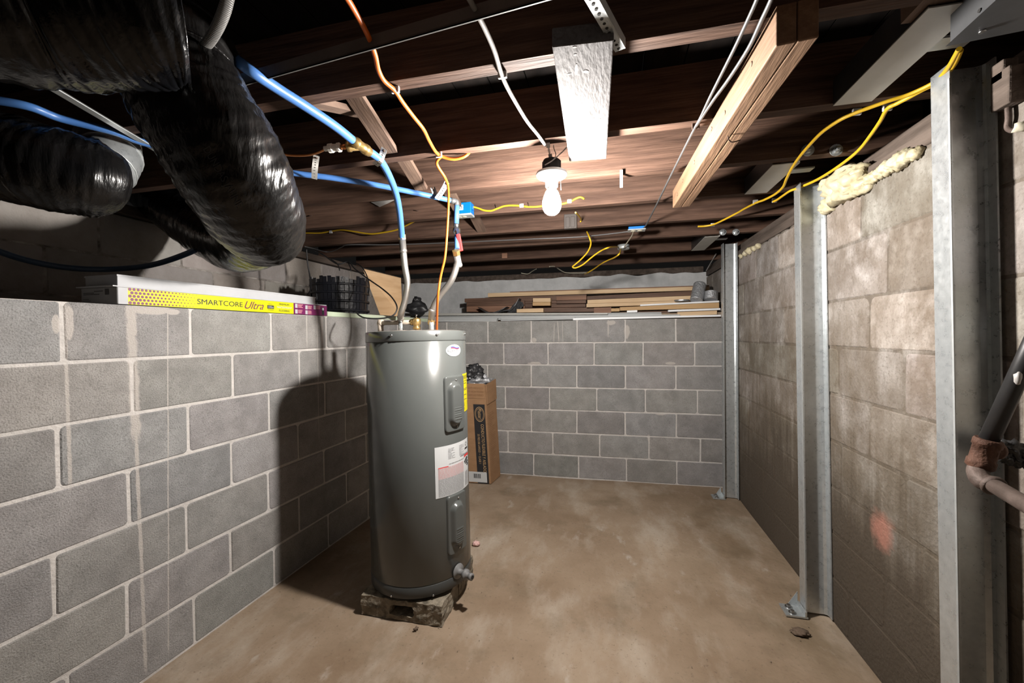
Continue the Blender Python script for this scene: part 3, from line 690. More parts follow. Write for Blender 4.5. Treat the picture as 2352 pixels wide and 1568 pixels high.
mb = MB(); h0 = v1+V((.014, -.022, -.03)); mb.cyl(h0+V((-.012, .02, 0)), h0, .005); mb.beam(h0+V((0, 0, .006)), h0+V((.012, -.004, -.055)), .012, .004, up=(0, -1, 0)); mb.build('valve_stem', 'bright', vv)
mb = MB(); mb.beam(h0+V((.004, -.002, -.022)), h0+V((.020, -.006, -.105)), .020, .010, up=(0, -1, 0)); mb.build('valve_handle', 'redgrip', vv, bevel=.003)
t2 = thing('water_pipe', 'sagging blue pipe with painted-in shade looped above the yellow flooring carton', 'pipe', PD(150, 606, 1.75))
mb = MB(); mb.tube(spline([PD(-90, 540, 1.45), PD(0, 578, 1.55), PD(80, 602, 1.65), PD(170, 616, 1.75), PD(260, 618, 1.85), PD(350, 608, 1.88), PD(430, 582, 1.86), PD(470, 560, 1.82), PD(505, 533, 1.76), PD(530, 505, 1.72)], 8), .0125, 12); mb.build('pipe_run', 'shadedpex', t2)
# strap hangers on the pipes
def strap_strip(pts, lab, w=.022, wd=None):
    t = thing('pipe_strap', lab, 'strap', pts[-1], 'grey straps holding the blue pipes')
    mb = MB(); P = spline(pts, 6); wd = V(wd or (1, 0, 0)).normalized()*w/2
    for a, b in zip(P, P[1:]): mb.quad(a-wd, a+wd, b+wd, b-wd); k = (b-a).cross(wd).normalized()*.0022; mb.quad(a-wd+k, b-wd+k, b+wd+k, a+wd+k); mb.quad(a-wd, b-wd, b-wd+k, a-wd+k); mb.quad(a+wd, a+wd+k, b+wd+k, b+wd)
    mb.build('strap_band', 'strap', t)
    mb = MB()
    L = len(P)
    for i in range(2, L-1, 2):
        c = P[i]; d = (P[min(i+1, L-1)]-P[i-1]).normalized(); u = wd.normalized(); nn = d.cross(u).normalized()
        if nn.dot(V(CAM)-c) < 0: nn = -nn
        r = .005 if i == 2 else .0022
        pp = [c+nn*.0032+(d*math.cos(k*PI/5)+u*math.sin(k*PI/5))*r for k in range(10)]; j = mb.add(pp); mb.face(list(range(j, j+10)))
    mb.build('punched_holes', 'hole', t)
    mb = MB(); c = P[2]; d = (P[3]-P[1]).normalized(); u = wd.normalized(); nn = d.cross(u).normalized()
    if nn.dot(V(CAM)-c) < 0: nn = -nn
    mb.lathe([(.006, .003), (.006, .005), (.003, .007)], c, nn, 8); mb.build('screw_head', 'nail', t)
def strapat(px, zz, lab, wd):
    P = [PZ(x, y, z) for (x, y), z in zip(px, zz)]
    strap_strip(P, lab, wd=(P[-1]-P[0]).cross(P[0]-V(CAM)))
strapat([(727, 357), (725, 372), (723, 390), (722, 410)], [1.995, 1.985, 1.965, 1.952], 'grey strap leftmost on the long blue pipe beside the black duct', (1, .1, 0))
strapat([(883, 341), (878, 356), (872, 370), (862, 378)], [1.995, 1.98, 1.955, 1.952], 'grey strap just below the brass tee', (.75, -.65, 0))
strapat([(1027, 418), (1020, 432), (1010, 448), (1003, 457)], [2.0, 1.975, 1.95, 1.93], 'tilted grey strap beside the orange cable above the valve', (.8, .6, 0))
strapat([(994, 430), (996, 436), (998, 443), (1000, 449)], [1.99, 1.98, 1.965, 1.955], 'short strap end left of the tilted strap above the valve', (1, .1, 0))
# ------------------------------------------------------------------ hanging lamp
LC = PY(1267, 399, 1.56)
lamp = thing('ceiling_lamp', 'lit bare bulb in a round white lampholder hanging from a floor joist', 'lamp', LC)
mb = MB(); mb.lathe([(.034, .006), (.036, .012), (.036, .046), (.030, .052)], LC, (0, 0, 1), 8, smooth=False); mb.build('junction_box', 'hole', lamp)
mb = MB(); mb.lathe([(.050, .006), (.058, .003), (.060, -.004), (.054, -.012), (.036, -.020), (.024, -.026), (.023, -.05), (.019, -.052)], LC, (0, 0, 1), 40); mb.build('lampholder', 'porcelain', lamp)
mb = MB(); mb.lathe([(.015, -.048), (.017, -.054), (.020, -.062), (.023, -.068)], LC, (0, 0, 1), 24); bc = mb.build('bulb_collar', 'white', lamp)
mb = MB(); mb.lathe([(.023, -.069), (.030, -.086), (.035, -.105), (.036, -.118), (.0335, -.133), (.027, -.145), (.018, -.153), (.008, -.1565), (.001, -.157)], LC, (0, 0, 1), 24); mb.build('bulb', 'bulb', lamp)
st = PZ(1258, 326, 1.999)
mb = MB(); pts = [LC+V((.0, .0, .05)), LC+V((-.006, .0, .075)), V((st.x, 1.505, 1.985)), V((st.x, 1.495, 1.999))]
for a, b in zip(pts, pts[1:]): mb.beam(a, b, .014, .0025, up=(0, -1, 0))
mb.build('hanger_strap', 'strap', lamp)
mb = MB(); mb.tube(spline([LC+V((.003, -.03, .03)), LC+V((.02, -.03, .055)), LC+V((.012, -.02, .085)), V((st.x+.02, 1.50, 1.99))], 6), .0018, 6)
mb.tube(spline([LC+V((-.02, -.038, .02)), LC+V((0, -.036, .03)), LC+V((.02, -.032, .045)), LC+V((.05, -.02, .075)), V((LC.x+.07, 1.50, 1.985))], 6), .0022, 6)
mb.build('twisted_wire', 'wirew', lamp)
mb = MB(); mb.tube([LC+V((.038, -.03, -.01)), LC+V((.039, -.031, -.075))], .0012, 6); mb.build('pull_chain', 'bright', lamp)

# ------------------------------------------------------------------ cables
def cable(name, pts, r, mat, lab, cat='cable', n=8, clips=(), flat=1., group=None, clipmat='white'):
    t = thing(name, lab, cat, pts[0], group)
    mb = MB(); mb.tube(spline(pts, n), r, 10, flat=flat); mb.build('sheath', mat, t)
    for c in clips:
        mb = MB(); mb.box(c+V((-.012, -.005, -r-.003)), c+V((.012, .005, .012))); mb.build('cable_staple', clipmat, t, bevel=.002)
    return t
Z9 = 1.988
def zp(l, z=Z9): return [PZ(x, y, z) for x, y in l]
cable('lamp_cable', zp([(1060, -35), (1082, 5), (1112, 62), (1135, 115), (1150, 165), (1165, 200), (1192, 248), (1212, 280), (1236, 310), (1252, 333)]), .0058, 'dirtywire', 'grey-white cable running across the joists to the bulb', clips=[PZ(1154, 172, 1.993)], clipmat='strap')
so = PZ(1008, 356, 1.99)
oc = zp([(780, -30), (803, 5), (830, 52), (848, 88), (862, 128), (869, 160), (882, 185), (906, 207), (925, 235), (950, 268), (972, 296), (985, 322), (998, 345)])+[so]
t = cable('orange_cable', oc, .0062, 'orange', 'bright orange cable crossing the joists and dropping to the water heater', clips=[PZ(908, 206, 1.993), so])
mb = MB(); hp = PY(1003, 757, 1.91); hp.z = ZT+.004
mb.tube(spline([so+V((0, .03, .01)), PD(1003, 375, 1.62), PD(1022, 408, 1.68), PD(1029, 430, 1.75), PD(1030, 470, 1.82), PD(1027, 530, 1.86), PD(1022, 590, 1.88), PD(1012, 635, 1.9), PD(1005, 690, 1.92), hp], 8), .0058, 10); mb.build('sheath', 'orange', t)
mb = MB(); mb.tube(spline([so, PZ(1020, 361, 1.985), PZ(1040, 365, 1.98), PZ(1060, 362, 1.985), PZ(1074, 354, 2.0), PZ(1080, 345, 2.03)], 6), .0062, 10); mb.build('sheath', 'orange', t)
mb = MB(); mb.lathe([(.010, 0), (.010, .006), (.005, .008)], hp-V((0, 0, .006)), (0, 0, 1), 12); mb.build('grommet', 'white', t)
yD = 2.279
def yp(l, y): return [PY(a, b, y) for a, b in l]
cable('yellow_cable', yp([(1026, 462), (1040, 468), (1060, 474), (1085, 475), (1098, 478), (1112, 483), (1128, 484), (1142, 479), (1160, 473), (1185, 472), (1215, 475), (1240, 474), (1268, 469), (1292, 468), (1309, 463), (1325, 455), (1334, 453), (1342, 457)], yD), .0052, 'yellow',
      'yellow cable running from the blue switch box past the bulb', clips=yp([(1198, 473), (1308, 463)], yD-.003))
cable('yellow_cable', [PY(688, 536, 2.72), PY(705, 535, 2.72), PY(735, 535, 2.72), PY(760, 531, 2.72), PY(785, 528, 2.7), PY(815, 532, 2.68), PY(850, 537, 2.64), PY(880, 534, 2.6), PY(910, 528, 2.55), PY(930, 519, 2.5), PY(955, 506, 2.42), PY(985, 490, 2.36), PY(1008, 474, 2.34)], .0056, 'yellow',
      'yellow cable sagging left behind the braided hose towards the black duct', clips=[PY(760, 533, 2.716)])
cable('yellow_cable', zp([(2203, 112), (2192, 132), (2178, 155), (2155, 182), (2130, 198), (2085, 218), (2040, 232), (1995, 248), (1968, 258), (1930, 275), (1890, 302), (1862, 330), (1835, 362), (1818, 388), (1806, 412), (1798, 430), (1780, 446), (1755, 459), (1738, 465), (1712, 478), (1695, 488), (1668, 502), (1640, 515), (1620, 519), (1603, 520)], 1.984), .0056, 'yellow',
      'upper of two yellow cables from the grey junction box, passing the bolts', clips=zp([(1968, 258), (1735, 464), (1637, 517)], 1.992))
cable('yellow_cable', zp([(2206, 116), (2196, 140), (2182, 162), (2160, 186), (2120, 206), (2085, 225), (2060, 238), (2038, 250), (2022, 278), (2000, 310), (1975, 342), (1945, 368), (1905, 396), (1870, 416), (1832, 432), (1815, 438), (1800, 448), (1786, 458), (1776, 463)], 1.984), .0058, 'yellow',
      'lower of two yellow cables from the grey junction box, crossing the middle post', clips=zp([(2038, 248), (1779, 461)], 1.992))
# centre loops and boxes
RBX = PZ(1432, 566, 1.985)
cable('yellow_cable', [PZ(1348, 532, 1.99), PY(1354, 546, 2.72), PY(1357, 560, 2.75), PY(1350, 578, 2.8), PY(1334, 596, 2.85), PY(1320, 608, 2.88), PY(1315, 613, 2.9), PY(1322, 615, 2.9), PY(1338, 608, 2.88), PY(1360, 590, 2.84), PY(1380, 576, 2.8), PY(1400, 568, 2.78), RBX+V((-.04, 0, .0))], .005, 'yellow', 'yellow cable hanging in a narrow loop beside the round metal box')
cable('yellow_cable', [RBX+V((-.02, 0, -.015)), PY(1423, 582, 2.85), PY(1412, 591, 2.95), PY(1398, 597, 3.1), PY(1382, 605, 3.2), PY(1365, 617, 3.3), PY(1350, 626, 3.4), PY(1343, 629, 3.6)], .005, 'yellow', 'yellow cable leaving the round metal box towards the back foundation wall')
cable('yellow_cable', [PY(1322, 488, 2.33), PY(1330, 496, 2.5), PY(1335, 505, 2.7), PY(1333, 509, 2.727)], .005, 'yellow', 'short yellow cable end beside the dark box behind the bulb')
t = thing('round_box', 'round grey metal junction box on a joist at the end of the yellow loop', 'junction box', RBX)
mb = MB(); mb.lathe([(.042, -.022), (.045, -.020), (.045, .012)], RBX, (0, 0, 1), 24); mb.build('box_body', 'galvdull', t)
mb = MB(); mb.lathe([(.010, -.024), (.010, -.022)], RBX+V((0.005, -.03, 0)), (0, 0, 1), 12); mb.build('knockout', 'hole', t)
OB = PZ(1462, 530, 1.975)
t = thing('outlet_box', 'flat blue outlet box under a joist where the steel cable bends', 'outlet box', OB)
mb = MB(); mb.box(OB+V((-.052, -.03, .006)), OB+V((.052, .03, .024))); mb.build('box_body', 'bluebox', t, bevel=.003)
mb = MB(); mb.box(OB+V((-.056, -.035, 0)), OB+V((.056, .035, .006))); mb.build('cover_plate', 'galvdull', t, bevel=.002)
for s in (-.021, .021):
    mb = MB(); mb.lathe([(.016, -.003), (.016, .0)], OB+V((s, 0, 0)), (0, 0, 1), 16); mb.build('socket', 'cream', t)
cable('extension_cord', [OB+V((-.02, 0, .0)), PZ(1452, 540, 1.975), PZ(1444, 552, 1.975), PZ(1437, 562, 1.965), RBX+V((.004, -.02, -.02))], .004, 'cream', 'short cream cord between the flat blue outlet box and the round box')
DB = PY(1311, 511, 2.728)
t = thing('switch_box', 'old dark brown switch box on a joist behind the bulb', 'switch box', DB)
mb = MB(); mb.box(DB+V((-.042, -.03, -.045)), DB+V((.042, .004, .05))); mb.build('box_body', 'brownbox', t, bevel=.004)
mb = MB(); mb.box(DB+V((-.030, -.036, -.038)), DB+V((-.004, -.030, .03))); mb.build('switch_cover', 'brownbox', t, bevel=.003)
mb = MB(); mb.box(DB+V((.002, -.036, -.038)), DB+V((.030, -.030, .03))); mb.build('switch_cover', 'brownbox', t, bevel=.003)
B0, B1 = PY(1056, 474, yD), PY(1084, 500, yD)
t = thing('switch_box', 'bright blue plastic outlet box on the lit joist beside the blue pipe end', 'switch box', (B0.x, yD, B1.z))
mb = MB(); mb.box((B0.x-.004, yD-.055, B1.z+.012), (B1.x+.012, yD+.004, B0.z+.004)); bb_ = mb.build('box_body', 'bluebox', t, bevel=.003)
mb = MB(); mb.box((B0.x-.006, yD-.062, B1.z+.0), (B1.x+.016, yD+.002, B1.z+.011)); mb.build('cover_plate', 'galvdull', t, bevel=.002)
for s in (.012, .040):
    mb = MB(); mb.lathe([(.013, -.002), (.013, .001)], (B0.x+s, yD-.03, B1.z), (0, 0, 1), 14); mb.build('socket', 'cream', t)
mb = MB(); f = flat((B0.x+.006, yD-.0552, B1.z+.032), (.036, 0, 0), (0, 0, .030), .0004); mb.quad(f(0, 0), f(1, 0), f(1, 1), f(0, 1)); lb = mb.build('barcode_label', 'labelw', t)
mb = MB(); f = flat((B0.x+.006, yD-.0557, B1.z+.032), (.036, 0, 0), (0, 0, .030), .0004); u = .2
while u < .8: w = random.choice((.02, .035, .05)); mb.quad(f(u, .25), f(u+w, .25), f(u+w, .8), f(u, .8)); u += w+.03
mb.build('bar_lines', 'ink', lb)
mb = MB(); mb.box((B1.x+.010, yD-.045, B1.z+.035), (B1.x+.020, yD-.02, B1.z+.048)); mb.build('mounting_tab', 'bluebox', t, bevel=.002)
# steel armoured cables
JN = (1598, 290)
cable('armoured_cable', zp([(1752, -40), (1738, 0), (1718, 45), (1690, 105), (1660, 165), (1630, 225), (1610, 268), (1598, 290), (1580, 325), (1560, 365), (1535, 415), (1508, 470), (1490, 505), (1480, 522), (1466, 529), (1440, 532), (1400, 537), (1330, 544), (1240, 548), (1150, 552), (1060, 556), (960, 560), (880, 562), (802, 562), (785, 567), (765, 576), (748, 578), (722, 571), (700, 566)], 1.984), .0042, 'conduit',
      'thin shiny steel cable bending at the flat blue outlet box and running left', clips=zp([(1598, 291)], 1.99), clipmat='nail')
cable('armoured_cable', zp([(1785, -40), (1771, 0), (1750, 45), (1725, 100), (1698, 145), (1668, 190), (1640, 228), (1615, 265), (1600, 288)], 1.982), .0048, 'conduit', 'grey steel cable on the right that joins the thinner one beside the paired timbers')
cable('cord', [PY(1645, 582, 4.2), PY(1637, 596, 4.3), PY(1630, 608, 4.45), PY(1622, 622, 4.58)], .005, 'wirew', 'thin white wire hanging at the far right corner behind the farthest post')
cable('cord', [PY(1262, 612, 4.2), PY(1275, 612, 4.3), PY(1284, 618, 4.45), PY(1300, 626, 4.58), PY(1330, 627, 4.6), PY(1350, 626, 4.6)], .005, 'cream', 'thin pale wire drooping along the top of the back foundation wall')
cable('cord', [PY(1197, 627, 4.58), PY(1212, 629, 4.58), PY(1222, 623, 4.5), PY(1232, 617, 4.35)], .005, 'cream', 'short pale wire curling up left of the drooping wire at the back wall')

# ------------------------------------------------------------------ timbers, angle irons under the joists
def board(name, p00, p10, p01, h, mat, lab, cat='board', bevel=.003, group=None):   # bottom face corners near-left, near-right, far-left
    p00, p10, p01 = V(p00), V(p10), V(p01); mb = MB(); mb.obox(p00, p10-p00, p01-p00, V((0, 0, h)))
    return tag(mb.build(name, mat, bevel=bevel), lab, cat, group)
z = 1.956
o = board('painted_board', PZ(1268, 107, z), PZ(1410, 91, z), PZ(1308, 371, z), .043, 'paint', 'white painted board nailed under the joists beside the bulb')
ORG[o.name] = V(o.location)
def under(x, y, r0, r1, ang, par, mat='nail', nm='nail_hole'):
    mb = MB(); c = PZ(x, y, z-.0006); pts = [c+V((math.cos(a)*r0*math.cos(ang)-math.sin(a)*r1*math.sin(ang), math.cos(a)*r0*math.sin(ang)+math.sin(a)*r1*math.cos(ang), 0)) for a in [2*PI*k/10 for k in range(10)]]
    i = mb.add(pts); mb.face(list(range(i, i+10))[::-1]); mb.build(nm, mat, par)
for (x, y, a, b, g) in ((1324, 160, .004, .022, .1), (1346, 165, .008, .006, .6), (1308, 170, .006, .002, 0), (1320, 109, .005, .003, 0), (1321, 126, .004, .003, 0), (1332, 345, .012, .002, .6), (1336, 345, .010, .002, -.6), (1346, 341, .008, .002, 1), (1336, 352, .004, .002, 0), (1334, 285, .002, .02, .0), (1350, 273, .003, .004, 0), (1363, 272, .003, .003, 0), (1378, 274, .003, .004, 0), (1342, 304, .03, .0015, .05), (1369, 293, .002, .012, 0)): under(x, y, a, b, g, o)
z2 = 1.914
g = PZ(1783, 105, z2); g2 = PZ(1829, 101, z2); g3 = PZ(1870, 98, z2); e1 = PZ(1545, 478, z2)
L = V((e1.x-g.x, e1.y-g.y, 0)); wv = V((.0375, -.004, 0))
o = board('timber', g, g+wv, g+L, .085, 'stud', 'left of the two paired timbers hanging under the joists, lit on its side', 'timber', group='paired timbers under the joists'); ORG[o.name] = V(o.location)
o2 = board('timber', g+wv*1.04, g+wv*2.05, g+wv*1.04+L*1.0, .085, 'stud', 'right of the two paired timbers hanging under the joists', 'timber', group='paired timbers under the joists'); ORG[o2.name] = V(o2.location)
for (x, y) in ((1698, 322),):
    mb = MB(); q = PZ(1672, 312, z2-.002); mb.tube(spline([q, q+V((.004, .01, -.006)), q+V((.02, .03, -.008)), q+V((.045, .035, -.002))], 4), .0018, 6); mb.build('bent_nail', 'nail', o)
for tq, zz in ((.12, .05), (.3, .04), (.42, .06), (.62, .045), (.8, .05), (.9, .03)):
    mb = MB(); c = g+L*tq+V((-.0008, 0, zz)); mb.lathe([(.006+.003*tq, 0), (.004, .0006)], c, (-1, 0, 0), 10); mb.build('knot', 'redbrown', o)
def angle(p, q, a, b, th, mats, lab, holes=0):
    t = thing('angle_iron', lab, 'angle iron', p); p, q = V(p), V(q); d = q-p; s = V((d.y, -d.x, 0)).normalized()
    mb = MB(); mb.obox(p, d, s*a, V((0, 0, th))); mb.build('lower_flange', mats[0], t)
    mb = MB(); mb.obox(p, d, s*th, V((0, 0, b))); mb.build('upright_flange', mats[1], t)
    if holes:
        for k in range(holes):
            c = p+d*((k+.5)/holes)+s*a*.5; mb = MB(); mb.lathe([(.0035, -.0008), (.0035, 0)], c, (0, 0, 1), 10); mb.build('punched_hole', 'hole', t)
    return t
pa, pb = PZ(582, 187, 1.968), PZ(1250, -2, 1.968); pm = pa-(pb-pa).normalized()*.42; pe = pb+(pb-pa).normalized()*.3
angle(pe, pm, .007, .030, .004, ['ironface', 'ironface'], 'long black angle iron crossing under the joists at the upper left')
angle(PZ(1350, -40, 1.972), PZ(1434, 112, 1.972), -.022, .024, .003, ['galv', 'galvdull'], 'perforated steel angle running towards the white painted board', holes=14)
angle(PZ(10, 148, 1.965), PZ(360, 352, 1.965), .026, .02, .003, ['galvdull', 'darkiron'], 'grey steel angle behind the upper left black duct')
# small bits on the joists
mb = MB(); mb.box(PY(1154, 582, 3.735)-V((0, .02, 0)), PY(1166, 593, 3.735)+V((0, 0, 0))); tag(mb.build('wood_block', 'redbrown'), 'tiny reddish wood block on a far joist below the steel cable', 'wood block')
mb = MB(); q = PY(1427, 402, 1.868); mb.box(q+V((-.006, -.012, -.055)), q+V((.006, 0, .018))); tag(mb.build('hanger_strap', 'strap'), 'short rusty hanger strap on the lit joist right of the bulb', 'strap')
mb = MB(); q = [PY(852, 464, 2.272), PY(908, 458, 2.272), PY(890, 467, 2.268), PY(872, 475, 2.262)]; i = mb.add(q); j = mb.add([x+V((0, .002, 0)) for x in q]); mb.face((i, i+1, i+2, i+3)); mb.face((j+3, j+2, j+1, j))
for k in range(4): mb.face((i+k, i+(k+1) % 4, j+(k+1) % 4, j+k))
tag(mb.build('plastic_scrap', 'film'), 'scrap of clear plastic hanging on a joist behind the blue pipes', 'scrap')
for (x, y, Y, dx, dz, lab) in ((705, 497, 2.281, .05, 0, 'long rusty nail beside the knot on the lit joist at left'), (950, 483, 2.281, .04, -.01, 'rusty nail on the lit joist left of the orange cable'), (1137, 470, 2.281, .012, -.02, 'rusty nail above the yellow cable left of the bulb'), (1212, 465, 2.281, .01, -.025, 'rusty nail just left of the bulb')):
    mb = MB(); q = PY(x, y, Y); mb.tube([q, q+V((dx, -.012, dz))], .0022, 6); tag(mb.build('nail', 'nail'), lab, 'nail')

# ------------------------------------------------------------------ steel wall posts
def post(bl, tl, Xf, dep, lab, blab, bolts, flange=.065, base=True, z0=0., ztop=1.998):
    b = PX(*bl, Xf); t_ = PX(*tl, Xf); dY = (t_.y-b.y)/(t_.z-b.z); T = .004
    P = lambda x, y, z: V((x, b.y+y+dY*(z-b.z), z))
    t = thing('wall_post', lab, 'steel post', (Xf+dep/2, P(0, 0, z0).y, z0), 'galvanised posts bracing the right wall')
    w = flange-.024       # web line: room flange runs past it, wall flange turns back towards the viewer
    ring = [(0, 0), (0, flange), (T, flange), (T, w), (dep-.016, w), (dep-.005, w-.005), (dep, w-.014), (dep, 0), (dep-T, 0), (dep-T, w-.016), (dep-T-.003, w-.009), (dep-.018, w-T), (T, w-T), (T, 0)]
    ring = [(Xf+x, y) for x, y in ring]
    m = len(ring); mb = MB(); zs = [z0+.004+(ztop-z0-.004)*k/10 for k in range(11)]
    for zz in zs: mb.v += [P(x, y, zz) for x, y in ring]
    for k in range(10):
        for i in range(m): mb.face((k*m+i, k*m+(i+1) % m, (k+1)*m+(i+1) % m, (k+1)*m+i))
    k = len(zs)-1; mb.face(list(range(m))); mb.face([k*m+i for i in range(m)][::-1])
    mb.build('channel', 'galv', t)
    mb = MB(); mb.obox(P(Xf-.002, .0, z0+.02), V((0, .006, 0)), V((.002, 0, 0)), V((0, dY*1.9, ztop-z0-.06))); mb.build('edge_lip', 'galvdull', t)
    if base:
        q = P(Xf, .0, 0); mb = MB(); mb.box((q.x-.085, q.y-.01, .0), (q.x+.004, q.y+flange+.01, .007)); mb.box((q.x-.008, q.y-.01, .006), (q.x-.002, q.y+flange+.01, .03))
        i = mb.add([(q.x-.008, q.y+flange+.01, .0), (q.x-.05, q.y+flange+.01, .006), (q.x-.008, q.y+flange+.01, .075), (q.x-.008, q.y+flange+.006, .0), (q.x-.05, q.y+flange+.006, .006), (q.x-.008, q.y+flange+.006, .075)])
        for fc in ((0, 1, 2), (3, 5, 4), (0, 3, 4, 1), (1, 4, 5, 2), (2, 5, 3, 0)): mb.face([i+k for k in fc])
        br = mb.build('floor_bracket', 'galv', t)
        for yy in (.012, flange-.012):
            mb = MB(); c = V((q.x-.052, q.y+yy, .007)); mb.lathe([(.016, 0), (.016, .003)], c, (0, 0, 1), 16); mb.lathe([(.009, .003), (.009, .012)], c, (0, 0, 1), 6, smooth=False); mb.build('anchor_bolt', 'bright', br)
    for bo in bolts:
        mb = MB(); mb.lathe([(.023, 0), (.023, .003)], bo, (0, -1, 0), 20); mb.lathe([(.013, .003), (.013, .013)], bo, (0, -1, 0), 6, smooth=False); mb.lathe([(.007, .013), (.007, .022)], bo, (0, -1, 0), 10); mb.build('joist_bolt', 'galv', t)
    return t, P
t1, P1 = post((1664.5, 1144), (1661, 560), .857, .102, 'galvanised steel wall post farthest away, in the back corner', '', [PY(1660, 533, 3.172), PY(1690, 533, 3.172)])
t2, P2 = post((1852, 1409), (1837, 410), .860, .105, 'middle galvanised steel wall post with a bolted floor bracket', '', [PY(1855, 345, 1.867), PY(1920, 345, 1.867)])
t3, P3 = post((2206, 1568), (2181, 160), .860, .098, 'galvanised steel wall post nearest the viewer behind the rusty pipe', '', [], base=True)
def topbar(t, x0, x1, ya, yb, z=1.995):
    mb = MB(); mb.box((x0, ya, z-.003), (x1, yb, z)); mb.box((x1-.003, ya, z), (x1, yb, z+.07)); mb.build('top_channel', 'offwhite', t)
    mb = MB(); mb.box((x0, ya, z), (x0+.003, yb, z+.075)); mb.build('side_flange', 'darkiron', t)
    mb = MB(); mb.beam((x1-.002, (ya+yb)/2, z+.03), (.875, (ya+yb)/2+.0, z+.03), .05, .006); mb.build('top_bracket', 'galvdull', t)
topbar(t1, .665, .765, JY[7]+JT+.002, JY[8]-.002); topbar(t2, .655, .755, JY[4]+JT+.002, JY[5]-.002); topbar(t3, .665, .765, JY[2]+JT+.002, JY[3]-.002)
# foam along the wall head
mb = MB()
for (x, y, r) in ((1906, 425, 14), (1925, 440, 20), (1945, 425, 24), (1968, 412, 22), (1960, 430, 18), (1985, 425, 15), (1950, 400, 16), (1975, 398, 15), (2005, 408, 10), (2025, 395, 10), (2040, 385, 12), (2055, 378, 10), (2070, 368, 14), (2085, 360, 10), (2105, 352, 9), (1905, 472, 12), (1898, 480, 9)):
    c = PX(x, y, RX-.012); d = (c-V(CAM)).length; mb.blob(c, r/F*d*1.1, 0, .5, 5, 3)
tag(mb.build('spray_foam', 'foam'), 'lumpy cream spray foam on the right wall beside the middle post', 'foam')
mb = MB()
for (x, y, r) in ((1702, 588, 5), (1712, 582, 6), (1722, 575, 8), (1732, 570, 6), (1742, 565, 6)):
    c = PX(x, y, RX-.01); d = (c-V(CAM)).length; mb.blob(c, r/F*d, 0, .5, 5, 2)
tag(mb.build('spray_foam', 'foam'), 'small cream spray foam beads at the wall head behind the middle post', 'foam')
# grey junction box at the top right
a, b, c = PZ(2180, 103, 1.93), PZ(2296, -3, 1.93), PZ(2352, 68, 1.93)
gb = thing('junction_box', 'grey enamelled junction box above the nearest steel post', 'junction box', a)
d1, d2 = b-a, (c-a); d1 = d1.normalized()*.30; d2 = d2.normalized()*.24
mb = MB(); n = 6; ring = [a, a+d1, a+d1+d2]
for k in range(n+1): an = PI/2*k/n; ring.append(a+d2-d2.normalized()*.04*(1-math.sin(an))+d1.normalized()*.04*(1-math.cos(an)) if k else a+d2-d2.normalized()*.04+d1*0)
ring = ring[:3]+[a+d2+d1.normalized()*.04-d2.normalized()*0, a+d2+d1.normalized()*.012-d2.normalized()*.012, a+d2-d2.normalized()*.04]
m = len(ring); i = mb.add(ring); j = mb.add([p+V((0, 0, .10)) for p in ring]); mb.face(list(range(i, i+m))); mb.face(list(range(j, j+m))[::-1])
for k in range(m): mb.face((i+k, i+(k+1) % m, j+(k+1) % m, j+k))
mb.build('box_body', 'greybox', gb, bevel=.004)
for q in (a+d1*.1+d2*.15, a+d2*.62+d1*.07, a+d1*.55+d2*.75):
    mb = MB(); mb.lathe([(.006, -.004), (.006, 0)], q, (0, 0, 1), 10); mb.build('screw', 'bright', gb)
for q in (a+d1*.28+V((0, 0, .012)), a+d1*.5+V((0, 0, .012))):
    mb = MB(); nrm = V((-d1.y, d1.x, 0)).normalized(); nrm = nrm if nrm.x < 0 else -nrm
    mb.lathe([(.004, 0), (.004, .002)], q, nrm, 8); mb.build('side_screw', 'hole', gb)
mb = MB(); mb.obox(PZ(2105, 50, 2.0)+V((-.03, 0, 0)), V((.075, .005, 0)), V((.0, -.14, 0)), V((0, 0, .06))); tag(mb.build('wood_block', 'bridge'), 'dark wood block wedged beside the grey junction box', 'wood block')
for (x0, y0, x1, y1, lab) in ((2297, 152, 2328, 178, 'upper short wood block end on the wall right of the nearest post'), (2297, 175, 2342, 232, 'lower short wood block end on the wall right of the nearest post')):
    p, q = PX(x0, y0, .955), PX(x1, y1, .955)
    mb = MB(); mb.box((.935, min(p.y, q.y), min(p.z, q.z)), (RX-.004, max(p.y, q.y), max(p.z, q.z))); tag(mb.build('wood_block', 'sill', bevel=.004), lab, 'wood block')
# iron pipes at the right edge
dd = .92
g = thing('gas_pipe', 'black iron pipe with a rusty tee and elbow at the right edge', 'pipe', PD(2256, 1040, dd))
u0, u1 = PD(2372, 790, dd-.03), PD(2270, 1012, dd)
u0 = u1+(u0-u1)*((.968-u1.x)/(u0.x-u1.x))      # runs up into the wall
mb = MB(); mb.cyl(u0, u1, .0165); mb.build('pipe_run', 'darkiron', g)
mb = MB(); u2 = PD(2252, 1066, dd+.01); mb.lathe([(.0225, -.004), (.0245, 0), (.0245, .012), (.022, .014), (.022, .045), (.0245, .047), (.0245, .062), (.02, .066)], u1, u2-u1, 20)
hd = PD(2300, 1030, dd+.03)-PD(2262, 1036, dd); mb.lathe([(.02, 0), (.02, .03), (.022, .031), (.022, .045)], PD(2262, 1036, dd), hd, 16); mb.build('tee', 'rust', g)
mb = MB(); u3 = PD(2246, 1085, dd+.005); u4 = PD(2278, 1112, dd-.03)
mb.tube(spline([u2, u3, PD(2256, 1104, dd-.015), u4], 6), .0185, 16); mb.lathe([(.0195, -.004), (.022, 0), (.022, .008), (.0195, .01)], u4, (u4-u3), 16); mb.build('elbow', 'pipegrey', g)
mb = MB(); mb.cyl(u4, u4+(PD(2380, 1172, dd-.16)-u4)*3.6, .0155); mb.build('pipe_run', 'pipegrey', g)
mb = MB()
